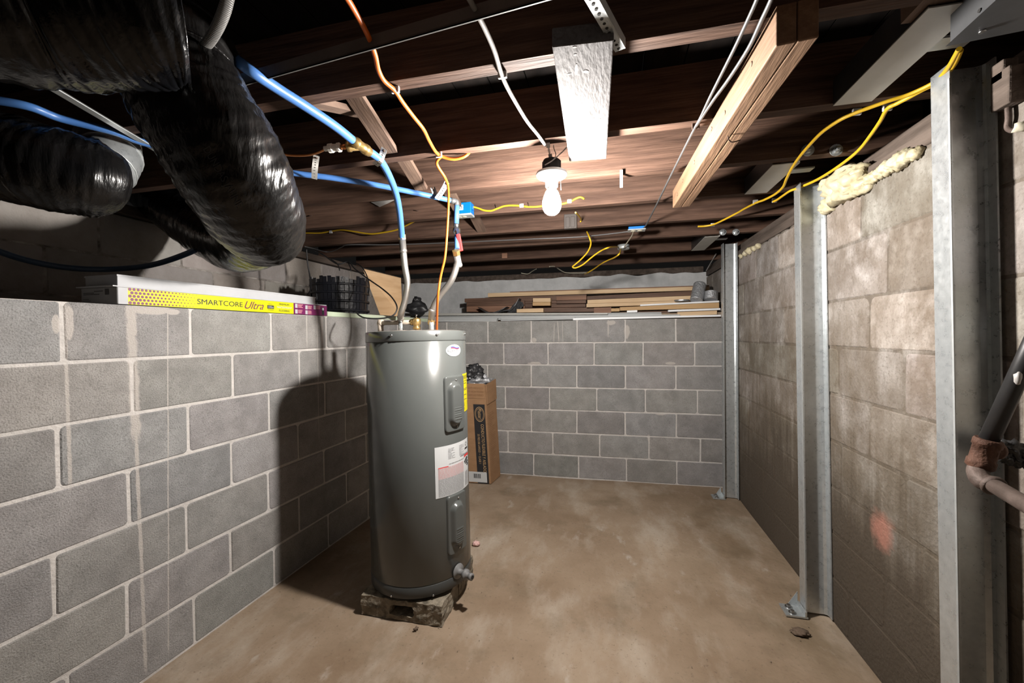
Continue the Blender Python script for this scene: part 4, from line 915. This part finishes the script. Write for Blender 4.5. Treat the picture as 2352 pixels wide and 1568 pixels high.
for (x, y, r) in ((2320, 1030, 20), (2340, 1035, 18), (2300, 1025, 13), (2330, 1055, 16), (2350, 1060, 14), (2312, 1050, 14)):
    mb.blob(PD(x, y, dd+.06), r/F*dd, 0, .8, 6, 3)
mb.build('crusted_joint', 'darkiron', g)
mb = MB(); c = PD(2335, 872, dd-.035); c2 = PD(2328, 862, dd-.037)
mb.blob(PD(2338, 868, dd-.046), .010, 0, .5, 4, 2, (.6, .6, 1.4)); mb.build('paint_splash', 'wirew', g)
q = PX(2345, 290, .95); t = thing('rope_end', 'frayed pale rope end hanging on the wall right of the nearest post', 'rope', q)
mb = MB(); mb.tube(spline([PX(2314, 235, .955), PX(2316, 270, .955), PX(2314, 292, .955), PX(2326, 300, .95), q], 6), .006, 8); mb.build('cord', 'pipegrey', t)
mb = MB(); mb.blob(q, .012, 0, .8, 6, 2); mb.build('frayed_knot', 'cream', t)
# ------------------------------------------------------------------ insulated ducts
def duct(name, pts, rad, lab, mats=('dustfilm',), n=14, seg=44, rings=None, amp=.05, endcap=True):
    t = thing(name, lab, 'duct', pts[0]); P = spline(pts, n); m = len(P)
    R = []
    for i in range(m):
        u = i/(m-1)*(len(rad)-1); k = min(int(u), len(rad)-2); R.append(rad[k]+(rad[k+1]-rad[k])*(u-k))
    def wob(i, a, r, p):
        w = noise.noise(V((math.cos(a)*1.6, math.sin(a)*1.6, i*.16)))*amp+noise.noise(V((math.cos(a)*5, math.sin(a)*5, i*.22+9)))*amp*.5
        return r*(1+w+.012*math.sin(i*1.7+3*math.sin(a)))
    mb = MB(); mb.tube(P, R, seg, 0, True, True, wob); mb.build('insulation_jacket', mats[0], t)
    return t, BVHTree.FromPolygons([tuple(v) for v in mb.v], mb.f)
dA, frA = duct('insulated_duct', [PD(432, 70, .98), PD(405, 150, .96), PD(440, 230, .96), PD(495, 320, .98), PD(545, 410, 1.04), PD(582, 480, 1.13), PD(612, 532, 1.26)],
               [.105, .120, .124, .127, .128, .125, .112], 'long black plastic wrapped duct sloping down to the middle of the ledge')
dB, frB = duct('insulated_duct', [PD(-330, -150, .60), PD(-180, -70, .64), PD(-20, -5, .68), PD(120, 20, .72), PD(260, 32, .75), PD(360, 40, .77), PD(415, 52, .79)],
               [.125, .127, .127, .127, .125, .118, .098], 'fat black duct at the top left corner, nearest the viewer', mats=('blackfilm',))
mb = MB()
for k in range(2):
    p = [PD(530, -30, .83), PD(517, 20, .84), PD(500, 62, .86), PD(478, 98, .89), PD(455, 118, .92)]
q = spline(p, 6); mb.tube(q, .011, 8, flat=.35); sb = mb.build('ribbed_strap', 'rubber', dB)
for i in range(0, len(q)-1):
    for w in (.25, .75):
        c = q[i].lerp(q[i+1], w); d = (q[i+1]-q[i]).normalized(); mb = MB(); mb.tube([c-d*.002, c+d*.002], .0122, 8, flat=.4); mb.build('rib', 'ironface', sb)
dC, frC = duct('insulated_duct', [PD(-160, 330, 1.22), PD(-40, 350, 1.22), PD(60, 375, 1.24), PD(150, 396, 1.27), PD(215, 412, 1.31), PD(243, 420, 1.34)],
               [.125, .128, .128, .126, .122, .10], 'dusty black duct at the left edge with a bare metal elbow')
mb = MB(); e = [PD(205, 402, 1.36), PD(236, 385, 1.40), PD(252, 360, 1.44), PD(250, 335, 1.47), PD(240, 318, 1.50)]
mb.tube(spline(e, 3), .088, 20); mb.build('metal_elbow', 'galv', dC)
for k in (1, 2, 3):
    a, b = e[k], e[min(k+1, 4)]; d = (b-a).normalized(); mb = MB(); mb.tube([a-d*.004, a+d*.004], .0915, 20); mb.build('crimped_seam', 'galvdull', dC)
dD, frD = duct('insulated_duct', [PD(612, 528, 1.53), PD(592, 552, 1.68), PD(545, 562, 1.82), PD(490, 538, 1.98), PD(435, 505, 2.13), PD(370, 455, 2.28), PD(300, 400, 2.4)],
               [.085, .110, .122, .126, .126, .126, .12], 'shadowed end of black duct turning back behind the ledge carton', mats=('blackfilm',))
# print along the sloping duct
def onduct(bvh, x, y):
    r_ = V(ray(x, y)).normalized(); loc, nrm, i, d = bvh.ray_cast(V(CAM), r_)
    return loc-r_*.0018 if loc else V(CAM)+r_
def ptext(body, x0, y0, x1, y1, wpx, mat, name, par):
    d = math.hypot(x1-x0, y1-y0); ux, uy = (x1-x0)/d, (y1-y0)/d
    mb = MB(); mb.text(body, lambda u, v: onduct(frA, x0+ux*d*u-uy*wpx*(1-v)*1, y0+uy*d*u+ux*wpx*(1-v)), mi=0); mb.build(name, mat, par)
ptext('DUNDAS JAFINE', 482, 334, 560, 470, 24, 'duskprint', 'lettering', dA)

# ------------------------------------------------------------------ things on the left ledge
ZL = 1.42
fl = LN*.004+LP
q0, q1 = onL(268, 700), onL(750, 726)
s0, s1 = q0.dot(LD), q1.dot(LD); zc = ZL+.003
K = lambda s, z, o: LP+LD*s+V((0, 0, z))+LN*o
CH, CD = .062, .19
ct = thing('flooring_carton', 'long yellow and purple flooring carton lying on the edge of the left wall', 'carton', K((s0+s1)/2, zc, -.09))
mb = MB(); mb.obox(K(s0, zc, .004), LD*(s1-s0), LN*(-CD), V((0, 0, CH))); mb.build('carton_body', 'cartongrey', ct, bevel=.003)
Ff = lambda u, v, o=.0048: K(s0+(s1-s0)*u, zc+CH*v, o)
mb = MB(); mb.quad(Ff(.03, .0), Ff(.755, .0), Ff(.755, .97), Ff(.03, .97)); ly = mb.build('yellow_print', 'lime', ct)
mb = MB(); mb.quad(Ff(.755, .0), Ff(.998, .0), Ff(.998, .97), Ff(.755, .97)); lp = mb.build('purple_print', 'plum', ct)
mb = MB(); mb.quad(Ff(.002, .0), Ff(.03, .0), Ff(.03, .97), Ff(.002, .97)); mb.build('torn_edge', 'carton', ct)
mb = MB(); mb.obox(K(s0-.012, zc+CH, .003), LD*(s1-s0+.01), LN*(-CD-.004), V((0, 0, .004))); mb.build('lid_flap', 'carton', ct)
mb = MB(); W_ = s1-s0
for i in range(20):
    for j in range(5):
        u = .036+i*.0125+(.006 if j % 2 else 0); v = .1+.2*j; r = .0062*(1-i/21)**.9
        if r < .0008: continue
        c = [K(s0+W_*u+r*math.cos(k*PI/3), zc+CH*v+r*math.sin(k*PI/3), .0052) for k in range(6)]; a = mb.add(c); mb.face(list(range(a, a+6)))
mb.build('dot_pattern', 'plum', ly)
def ct_text(body, u0, u1, v0, v1, mat, par, nm='lettering', shear=0., bold=0., o=.0055):
    mb = MB(); mb.text(body, lambda u, v: Ff(u0+(u1-u0)*u, v0+(v1-v0)*v, o), shear=shear, bold=bold); mb.build(nm, mat, par)
ct_text('SMARTCORE', .265, .465, .30, .66, 'ink', ly); ct_text('Ultra', .475, .575, .20, .78, 'plum', ly, shear=.45)
mb = MB(); mb.quad(Ff(.595, .32, .0052), Ff(.633, .32, .0052), Ff(.633, .60, .0052), Ff(.595, .60, .0052)); mb.build('maker_badge', 'ink', ly)
ct_text('COREtec', .598, .630, .38, .54, 'white', ly, o=.006); ct_text('made by', .600, .625, .66, .74, 'ink', ly); ct_text('TECHNOLOGY', .598, .632, .20, .26, 'ink', ly)
ct_text('PREMIUM', .665, .725, .68, .83, 'ink', ly); ct_text('WATERPROOF', .650, .742, .42, .58, 'white', ly); ct_text('FLOORING', .664, .728, .14, .30, 'ink', ly)
for (u0, v0) in ((.765, .56), (.765, .06), (.835, .50), (.835, .04), (.895, .55)):
    mb = MB(); mb.quad(Ff(u0, v0, .0052), Ff(u0+.016, v0, .0052), Ff(u0+.016, v0+.36, .0052), Ff(u0, v0+.36, .0052)); mb.build('pictogram', 'carton', lp)
    mb = MB()
    for k in range(4):
        w = random.uniform(.022, .036); v = v0+.30-k*.085; mb.quad(Ff(u0+.019, v, .0052), Ff(u0+.019+w, v, .0052), Ff(u0+.019+w, v+.035, .0052), Ff(u0+.019, v+.035, .0052))
    mb.build('small_print', 'pinkink', lp)
mb = MB(); mb.quad(Ff(.957, .06, .0052), Ff(.976, .06, .0052), Ff(.976, .8, .0052), Ff(.957, .8, .0052)); bk = mb.build('seal_panel', 'ink', lp)
mb = MB(); i = mb.add([Ff(.9665+.0075*math.cos(k*PI/10), .63+.13*math.sin(k*PI/10), .0056) for k in range(20)]); mb.face(list(range(i, i+20))); mb.build('seal', 'carton', bk)
En = flat(K(s0-.0005, zc, .0), LN*(-CD), V((0, 0, CH)), -.0008)
mb = MB()
for (u0, u1, v0, v1) in ((.35, .6, .76, .80), (.45, .9, .58, .62), (.6, .9, .66, .70), (.75, .92, .3, .33), (.7, .93, .2, .23), (.2, .3, .55, .9)): mb.quad(En(u0, v0), En(u1, v0), En(u1, v1), En(u0, v1))
mb.build('end_print', 'ink', ct)
w0, w1 = onL(275, 650).dot(LD), onL(728, 690).dot(LD)
tb = thing('white_carton', 'plain white carton lying on top of the yellow flooring carton', 'carton', K((w0+w1)/2, zc+CH+.005, -.1))
mb = MB(); mb.obox(K(w0, zc+CH+.0045, -.012), LD*(w1-w0), LN*(-.17), V((0, 0, .042))); mb.build('carton_body', 'carton', tb, bevel=.002)
mb = MB(); mb.obox(K(w0-.002, zc+CH+.040, -.0105), LD*(w1-w0+.004), LN*(-.173), V((0, 0, .006))); mb.build('carton_lid', 'carton', tb)
# pale green siding strip along the wall top
mb = MB(); mb.obox(K(s1+.01, ZL+.001, -.02), LD*(3.55-s1), LN*(-.03), V((0, 0, .022))); mb.obox(K(s1+.01, ZL+.001, .001), LD*(3.55-s1), LN*(-.02), V((0, 0, .030)))
tag(mb.build('siding_strip', 'green', bevel=.003), 'pale green siding strip lying along the left wall top beyond the carton', 'siding')
# black mesh bin
BC = PD(781, 690, 2.97); BC.z = 1.423
t = thing('mesh_bin', 'black ribbed plastic bin standing on the ledge behind the purple carton end', 'bin', BC)
mb = MB(); n = 44; R = .192; hh = .285
for k in range(n):
    a = 2*PI*k/n; d = V((math.cos(a), math.sin(a), 0)); s_2 = V((-d.y, d.x, 0)); lean = .92+.08
    r0 = R*(1+.02*math.sin(k*2.1)); mb.obox(BC+d*r0*.93-s_2*.0122, s_2*.0244, d*.006, V((d.x*.014, d.y*.014, hh+random.uniform(-.02, .012))))
mb.build('staves', 'crate', t)
mb = MB(); mb.lathe([(R*.95, .0), (R*.93, .012), (R*.955, .07), (R*.94, .12), (R*.975, .17), (R*.96, .20), (R*.99, .235)], BC, (0, 0, 1), 44); mb.build('liner', 'crate', t)
for z_ in (.045, .11, .17, .225):
    mb = MB(); mb.lathe([(R*.99+.002, z_), (R*1.03+.004, z_+.002), (R*1.03+.004, z_+.016), (R*.99+.002, z_+.018)], BC, (0, 0, 1), 44); mb.build('hoop', 'crate', t)
pl = [PD(874, 722, 3.1), PD(925, 726, 3.1), PD(921, 638, 3.3), PD(835, 617, 3.0)]
mb = MB(); nn = (pl[1]-pl[0]).cross(pl[3]-pl[0]).normalized()*.012; mb.box8([pl[0], pl[1], pl[1]+nn, pl[0]+nn, pl[3], pl[2], pl[2]+nn, pl[3]+nn])
tag(mb.build('plywood_sheet', 'ply'), 'tan plywood offcut leaning on the ledge beside the black bin', 'plywood')
bgc = PD(958, 708, 3.95); mb = MB(); b_ = len(mb.v); mb.blob(bgc+V((0, 0, .0)), .098, 0, .35, 3, 4, (1.15, .8, .66))
mb.blob(bgc+V((.0, 0, .075)), .04, 0, .7, 6, 3, (1, 1, .9))
for v in mb.v: v.z = max(v.z, 1.482)
tag(mb.build('plastic_bag', 'bag'), 'crumpled black plastic bag on the ledge between the two braided hoses', 'bag')
cable('black_cable', [PD(x, y, d) for x, y, d in ((722, 574, 2.9), (742, 585, 2.8), (775, 606, 2.7), (800, 601, 2.7), (815, 617, 2.62), (845, 640, 2.5), (878, 663, 2.4), (901, 684, 2.35), (912, 706, 2.3), (903, 724, 2.28), (876, 731, 2.28), (840, 730, 2.3), (825, 724, 2.35), (818, 716, 2.42))], .0042, 'rubber', 'black cable looping over the plywood and down across the wall top', n=8)
cable('black_cable', [PD(x, y, d) for x, y, d in ((704, 572, 2.6), (706, 600, 2.6), (711, 630, 2.6), (714, 655, 2.55), (712, 668, 2.5), (700, 684, 2.45), (690, 690, 2.42))], .0042, 'rubber', 'black cable hanging straight down behind the white carton end')
cable('black_cable', [PD(x, y, d) for x, y, d in ((798, 600, 2.72), (804, 612, 2.66), (806, 622, 2.6)) ], .0036, 'rubber', 'short black wire dropping to the rim of the black bin')
cable('black_cable', [PD(x, y, d) for x, y, d in ((812, 602, 2.75), (830, 612, 2.72), (842, 632, 2.7), (848, 655, 2.66), (846, 675, 2.6))], .0036, 'rubber', 'black wire bowing down along the right side of the black bin')
cable('black_cable', [PD(x, y, d) for x, y, d in ((760, 595, 2.75), (773, 604, 2.7), (778, 612, 2.66), (780, 621, 2.6))], .0036, 'rubber', 'black wire from the sill to the left rim of the black bin')

# ------------------------------------------------------------------ lumber on the back ledge
def plank(x0, ya0, yb0, x1, ya1, yb1, Y, dp, mat, lab, name='lumber_board', cat='board', grp='lumber on the back ledge'):
    a0, b0, a1, b1 = PY(x0, ya0, Y), PY(x0, yb0, Y), PY(x1, ya1, Y), PY(x1, yb1, Y); d = V((0, dp, 0)); mb = MB()
    mb.box8([b0, b1, b1+d, b0+d, a0, a1, a1+d, a0+d]); return tag(mb.build(name, mat, bevel=.002), lab, cat, grp)
plank(1120.5, 673, 682.2, 1629.6, 656.8, 665.6, 4.20, .10, 'pine', 'long light board on top of the lumber pile')
plank(1171, 669.6, 671.6, 1629, 654.6, 656.6, 4.21, .06, 'redbrown', 'thin brown lath behind the top light board of the lumber pile')
plank(1067, 685.5, 694.5, 1347, 675.5, 688, 4.16, .14, 'brown', 'dark brown board topping the left end of the lumber pile')
plank(1071.5, 694.6, 703, 1205, 689, 701, 4.14, .14, 'brown', 'dark brown board second from top at the left end of the lumber pile')
plank(1071.5, 703.2, 716, 1205, 701.2, 716.5, 4.13, .14, 'redbrown', 'reddish board at the bottom of the left end of the lumber pile')
plank(1205.5, 690, 697, 1278, 687, 696, 4.17, .14, 'brown', 'dark board behind the two short light blocks of the lumber pile')
plank(1205.5, 697.3, 706.5, 1345, 696, 705, 4.17, .14, 'brown', 'long dark board beside the bottom of the two short light blocks')
plank(1278, 681, 689.5, 1347, 679, 688, 4.10, .14, 'redbrown', 'reddish board end at the middle of the lumber pile, upper')
plank(1278, 689.7, 697, 1346, 688.2, 696, 4.12, .14, 'brown', 'dark board end at the middle of the lumber pile, under the reddish one')
plank(1205.5, 707, 717, 1372, 705.5, 716, 4.10, .16, 'brown', 'long dark board at the bottom middle of the lumber pile')
plank(1224, 684.5, 693.6, 1264.5, 684, 693, 4.02, .09, 'pine', 'upper of two short light blocks in the lumber pile')
plank(1223.3, 694, 702, 1264, 693.4, 701.5, 4.02, .09, 'tan', 'lower of two short light blocks in the lumber pile')
plank(1186.6, 709.5, 717.6, 1248, 707.6, 716.8, 3.92, .06, 'pine', 'short light stick lying at the front of the lumber pile')
plank(1348, 680, 688.3, 1600, 667, 678, 4.14, .14, 'brown', 'long dark board under the top light board on the right side')
plank(1349, 688.6, 697.2, 1600, 678.2, 689, 4.05, .12, 'pine', 'long clean light board, upper of two, at the middle right of the pile')
plank(1346.8, 697.5, 705.6, 1600, 689.4, 697, 4.03, .12, 'pine', 'long clean light board, lower of two, at the middle right of the pile')
plank(1470.5, 699, 702.6, 1652, 690, 694, 3.97, .06, 'trimw', 'white trim strip under the silver flexible duct pieces', 'trim_strip', 'trim', 'white trim on the back ledge')
plank(1423.5, 705.3, 713.3, 1652, 694.5, 707, 3.96, .14, 'tan', 'long golden brown board below the upper white trim strip')
plank(1403.6, 708, 715.4, 1423, 707.5, 714.8, 3.95, .08, 'tan', 'short brown block at the left end of the golden brown board')
plank(1405, 717, 729, 1650, 709.5, 723, 4.01, .3, 'brown', 'dark board lowest in the pile under the golden brown board')
plank(1364, 706.5, 719, 1404, 705.5, 718.5, 4.0, .14, 'redbrown', 'short red brown board left of the short brown block')
plank(1440, 713, 717.6, 1464, 711.8, 716.8, 3.88, .05, 'trimw', 'short white trim piece below the golden brown board', 'trim_strip', 'trim', 'white trim on the back ledge')
plank(1535, 711.5, 716, 1655, 707.2, 711.6, 3.87, .05, 'trimw', 'white trim strip below the golden brown board at right', 'trim_strip', 'trim', 'white trim on the back ledge')
plank(1556, 716.5, 726, 1647, 713, 722, 3.885, .04, 'pine', 'short pale board behind the lowest white trim strip at right')
plank(1316, 730.4, 735, 1656, 722.4, 726.8, 3.797, .04, 'trimw', 'long white trim strip lying along the back wall edge', 'trim_strip', 'trim', 'white trim on the back ledge')
# grey siding lengths
def siding(x0, y0a, y0b, x1, y1a, y1b, Y, dp, lab):
    mb = MB(); prof = [0, .25, .32, .6, .68, 1.]; off = [0, -.004, .004, -.003, .005, 0]
    A = [PY(x0, y0b+(y0a-y0b)*u, Y)+V((0, o+dp*.6*u, 0)) for u, o in zip(prof, off)]; B = [PY(x1, y1b+(y1a-y1b)*u, Y)+V((0, o+dp*.6*u, 0)) for u, o in zip(prof, off)]
    for k in range(5): mb.quad(A[k], B[k], B[k+1], A[k+1])
    d = V((0, dp, 0)); mb.quad(A[5], B[5], B[5]+d, A[5]+d); mb.quad(A[0], A[0]+d, B[0]+d, B[0]); mb.quad(A[0]+d, A[5]+d, B[5]+d, B[0]+d)
    for E_ in (A, B): i = mb.add(E_+[E_[5]+d, E_[0]+d]); mb.face(list(range(i, i+8)))
    tag(mb.build('siding_length', 'siding'), lab, 'siding', 'grey siding on the back ledge')
siding(872, 731, 739.5, 1140, 730, 738, 3.72, .05, 'lowest grey siding length on the back wall edge behind the heater')
siding(940, 725, 731.5, 1520, 716, 725.5, 3.875, .05, 'long grey siding length under the lumber pile')
siding(1000, 731, 736.8, 1562, 721.5, 728, 3.84, .03, 'long grey siding length just above the white edge trim')
siding(1150, 730.5, 737, 1320, 727, 733, 3.80, .03, 'short grey siding length ending at the white edge trim')
plank(930, 719.2, 725.2, 1396, 718, 722, 3.86, .1, 'offwhite', 'white perforated siding flange under the left end of the lumber pile', 'siding_length', 'siding', 'grey siding on the back ledge')
# black curved drain tile pieces
def curved(x0, y0, xm, ym, x1, y1, Y, lab, th=.004, dp=.12, wide=.0):
    mb = MB(); P = spline([PY(x0, y0, Y), PY((x0+xm)/2, y0*.35+ym*.65, Y-.01), PY(xm, ym, Y-.01), PY((x1+xm)/2, y1*.35+ym*.65, Y-.01), PY(x1, y1, Y)], 5)
    for i, (a, b) in enumerate(zip(P, P[1:])):
        n_ = V((0, 0, -1))*(.004+.012*math.sin(PI*(i+.5)/(len(P)-1))); d = V((0, dp, 0)); mb.box8([a+n_, b+n_, b+n_+d, a+n_+d, a, b, b+d, a+d])
    tag(mb.build('edging_strip', 'bag'), lab, 'edging', 'curved black edging on the lumber')
curved(1097.5, 705, 1127, 717.5, 1163.5, 703.5, 3.98, 'left curved black plastic edging piece in front of the dark boards')
curved(1140, 718, 1172, 709, 1191.5, 684.5, 3.96, 'right curved black plastic edging piece rising beside the short light stick')
mb = MB(); ps = [PY(1165, 718, 3.97), PY(1186, 717, 3.97), PY(1203, 702, 3.97), PY(1200, 694, 3.97), PY(1190, 690, 3.97), PY(1178, 700, 3.97)]
i = mb.add(ps); j = mb.add([p+V((0, .02, 0)) for p in ps]); mb.face(list(range(i, i+6))); mb.face(list(range(j, j+6))[::-1])
for k in range(6): mb.face((i+k, i+(k+1) % 6, j+(k+1) % 6, j+k))
tag(mb.build('plastic_flap', 'crate'), 'dark folded plastic flap beside the right curved edging piece', 'flap')
# silver flexible duct pieces
def flex(p, q, r, lab, group='silver duct pieces on the lumber'):
    p, q = V(p), V(q); mb = MB(); n_ = 26; d = (q-p); prof = []
    L_ = d.length
    for k in range(n_+1): prof.append((r*(1+.035*(1 if k % 2 else -1)), L_*k/n_))
    prof = [(r*.85, 0)]+prof
    mb.lathe(prof+[(r*.86, L_), (r*.84, L_*.97)], p, d, 22); tag(mb.build('flexible_duct', 'alu'), lab, 'flexible duct', group)
flex(PY(1599, 690.5, 3.98), PY(1608, 653, 4.06), .054, 'taller leaning silver flexible duct piece on the lumber pile')
flex(PY(1632.5, 688.5, 4.0), PY(1633, 671, 4.02), .058, 'short squat silver flexible duct piece in the back corner')
flex(PY(1566, 691.5, 3.98), PY(1566, 688.3, 3.98), .062, 'flat coil of silver flexible duct lying on the light boards')

# ------------------------------------------------------------------ cardboard duct box behind the heater
c0 = PZ(1128, 1112, 0); c1 = PZ(1149.5, 1093, 0); ex = V((-.33, -.01, 0)); ey = V((c1.x-c0.x, c1.y-c0.y, 0))
dpt = c0.x*FW[0]+c0.y*FW[1]
T0_ = PD(1114.5, 884, dpt); T1_ = PD(1141, 866, c1.x*FW[0]+c1.y*FW[1])
lean = T0_-c0; c0 = c0+V((0, 0, .004))
bxo = thing('cardboard_box', 'tall brown cardboard duct box with black stripe behind the heater', 'box', c0)
def CB(u, v, w): return c0+ex*u+ey*v+lean*w          # u left, v back, w up
mb = MB(); t_ = .02
mb.quad(CB(0, 0, 0), CB(1, 0, 0), CB(1, 0, 1), CB(0, 0, 1)); mb.quad(CB(0, 1, 0), CB(0, 0, 0), CB(0, 0, 1), CB(0, 1, 1)); mb.quad(CB(1, 1, 0), CB(0, 1, 0), CB(0, 1, 1), CB(1, 1, 1)); mb.quad(CB(1, 0, 0), CB(1, 1, 0), CB(1, 1, 1), CB(1, 0, 1)); mb.quad(CB(0, 0, 0), CB(0, 1, 0), CB(1, 1, 0), CB(1, 0, 0))
mb.build('carton_body', 'cardboard', bxo)
mb = MB(); mb.box8([CB(.015, -.02, .86), CB(.985, -.02, .86), CB(.985, .01, .86), CB(.015, .01, .86), CB(.005, -.07, 1.01), CB(.99, -.07, 1.01), CB(.99, -.035, 1.01), CB(.005, -.035, 1.01)]); fp = mb.build('flap', 'cardboard', bxo)
mb = MB(); mb.box8([CB(-.03, .02, .80), CB(-.01, .02, .80), CB(-.01, .98, .82), CB(-.03, .98, .82), CB(-.03, .0, 1.0), CB(-.01, .0, 1.0), CB(-.01, 1.0, 1.03), CB(-.03, 1.0, 1.03)]); mb.build('flap', 'cardboard', bxo)
nf = ex.cross(lean).normalized(); nf = nf if nf.y < 0 else -nf
FB = lambda u, w, o=.001: CB(u, 0, w)+nf*o
mb = MB(); mb.quad(FB(.05, .0), FB(.36, .0), FB(.36, .80), FB(.05, .80)); stp = mb.build('black_stripe', 'ink', bxo)
def vtext(body, u0, u1, w0, w1, mat, par, o=.002, bold=0.):   # reads downwards
    mb = MB(); mb.text(body, lambda a, b: FB(u0+(u1-u0)*(1-b), w1-(w1-w0)*a, o), bold=bold); mb.build('lettering', mat, par)
vtext('CONDUCTO FLEXIBLE Y AISLADO', .105, .185, .115, .60, 'tan', stp); vtext('33 PIES DE LARGO  \u2022  CLASE 1', .235, .29, .20, .50, 'tan', stp)
vtext('Master', .145, .245, .655, .755, 'tan', stp)
for (a_, b_2, w_) in ((.13, .075, .012), (.105, .06, .008)):
    mb = MB(); n_ = 32
    for k in range(n_):
        g = lambda t, s: FB(.20+a_*s*math.cos(t), .70+b_2*s*math.sin(t), .002); p, q = 2*PI*k/n_, 2*PI*(k+1)/n_; mb.quad(g(p, 1-w_*6), g(q, 1-w_*6), g(q, 1), g(p, 1))
    mb.build('oval_emblem', 'tan', stp)
mb = MB(); mb.quad(FB(.10, .01, .002), FB(.62, .01, .002), FB(.62, .115, .002), FB(.10, .115, .002)); bl_ = mb.build('shipping_label', 'labelw', bxo); bl_['label'] = 'white barcode label'
mb = MB(); u = .27
while u < .47: w = random.choice((.006, .01, .014)); mb.quad(FB(u, .05, .003), FB(u+w, .05, .003), FB(u+w, .095, .003), FB(u, .095, .003)); u += w+.008
mb.build('bar_lines', 'ink', bl_)
nflap = nf
def ftext(body, w0, w1, u0=.05, u1=.62):   # printed upside down on the flap
    mb = MB(); mb.text(body, lambda a, b: CB(u0+(u1-u0)*a, -.021-(.05*((w1-(w1-w0)*b)-.86)/.15), w1-(w1-w0)*b)+nf*.002); mb.build('lettering', 'cardinside', fp)
ftext('OPEN OTHER END', .885, .905); ftext('FRESH FOR GOOD', .92, .94); ftext('COVERS GARANT', .955, .975)
mb = MB()
ns = ey.cross(lean).normalized(); ns = ns if ns.x > 0 else -ns
SB = lambda v, w, o=.001: CB(0, v, w)+ns*o
for k in range(30):
    w = .70-k*.018; v0 = .12+random.uniform(0, .05); v1 = v0+random.uniform(.25, .6); mb.quad(SB(v0, w), SB(v1, w+.004), SB(v1, w+.009), SB(v0, w+.005))
mb.build('side_print', 'cardinside', bxo)
dk = thing('wrapped_duct', 'crumpled black and clear plastic wrapped duct poking out of the cardboard box', 'duct', CB(.5, .5, 1.0))
mb = MB()
mb.blob(CB(.42, .5, 1.03), .10, 0, .5, 5, 4, (1.3, .8, .7)); mb.build('crumpled_film', 'alu', dk)
mb = MB()
for (u, w, r) in ((.25, 1.13, .032), (.40, 1.14, .05), (.52, 1.10, .06), (.62, 1.05, .06), (.30, 1.07, .05)): mb.blob(CB(u, .4, w), r, 0, .7, 6, 3)
mb.tube(spline([CB(.65, .4, 1.04), CB(.5, .4, 1.11), CB(.32, .38, 1.175), CB(.26, .38, 1.185)], 5), .022, 10, wob=lambda i, a, r, p: r*(1+.3*noise.noise(p*60))); mb.build('black_film', 'bag', dk)

# ------------------------------------------------------------------ litter on the floor
q = PZ(1094, 1252, 0); mb = MB(); mb.blob(q+V((0, 0, .012)), .021, 0, .5, 9, 3, (1.1, .9, .7)); tag(mb.build('insulation_tuft', 'pinkfluff'), 'small tuft of pink insulation on the floor right of the heater', 'insulation')
q = PZ(1838, 1455, 0); mb = MB(); mb.blob(q+V((0, 0, .008)), .026, 0, .6, 5, 3, (1.2, .9, .35)); tag(mb.build('dead_leaf', 'leaf'), 'dark crumpled leaf on the floor in front of the middle steel post', 'leaf')
q = PZ(955, 1446, 0); mb = MB(); mb.blob(q+V((0, 0, .006)), .010, 0, 1., 8, 2, (.8, 1.2, .6)); tag(mb.build('dirt_clod', 'leaf'), 'small dark clod on the floor in front of the mossy brick', 'clod')
rnd = random.Random(3)
mb = MB()
for k in range(240):
    x, y = rnd.uniform(-1.3, .9), rnd.uniform(1.0, 3.5); r = rnd.uniform(.0008, .003); mb.blob((x, y, r*.4), r, 0, .6, 5, 1, (1, 1, .6))
tag(mb.build('floor_grit', 'pebble'), 'scattered grit and crumbs on the concrete floor', 'grit', kind='stuff')

# ------------------------------------------------------------------ light
wd = bpy.data.worlds.new('world'); scene.world = wd; wd.use_nodes = True
wd.node_tree.nodes['Background'].inputs['Color'].default_value = (1, .95, .9, 1); wd.node_tree.nodes['Background'].inputs['Strength'].default_value = .0015
scene.view_settings.view_transform = 'Standard'; scene.view_settings.look = 'None'; scene.view_settings.gamma = 1; scene.view_settings.use_curve_mapping = False
scene.view_settings.exposure = 2.08
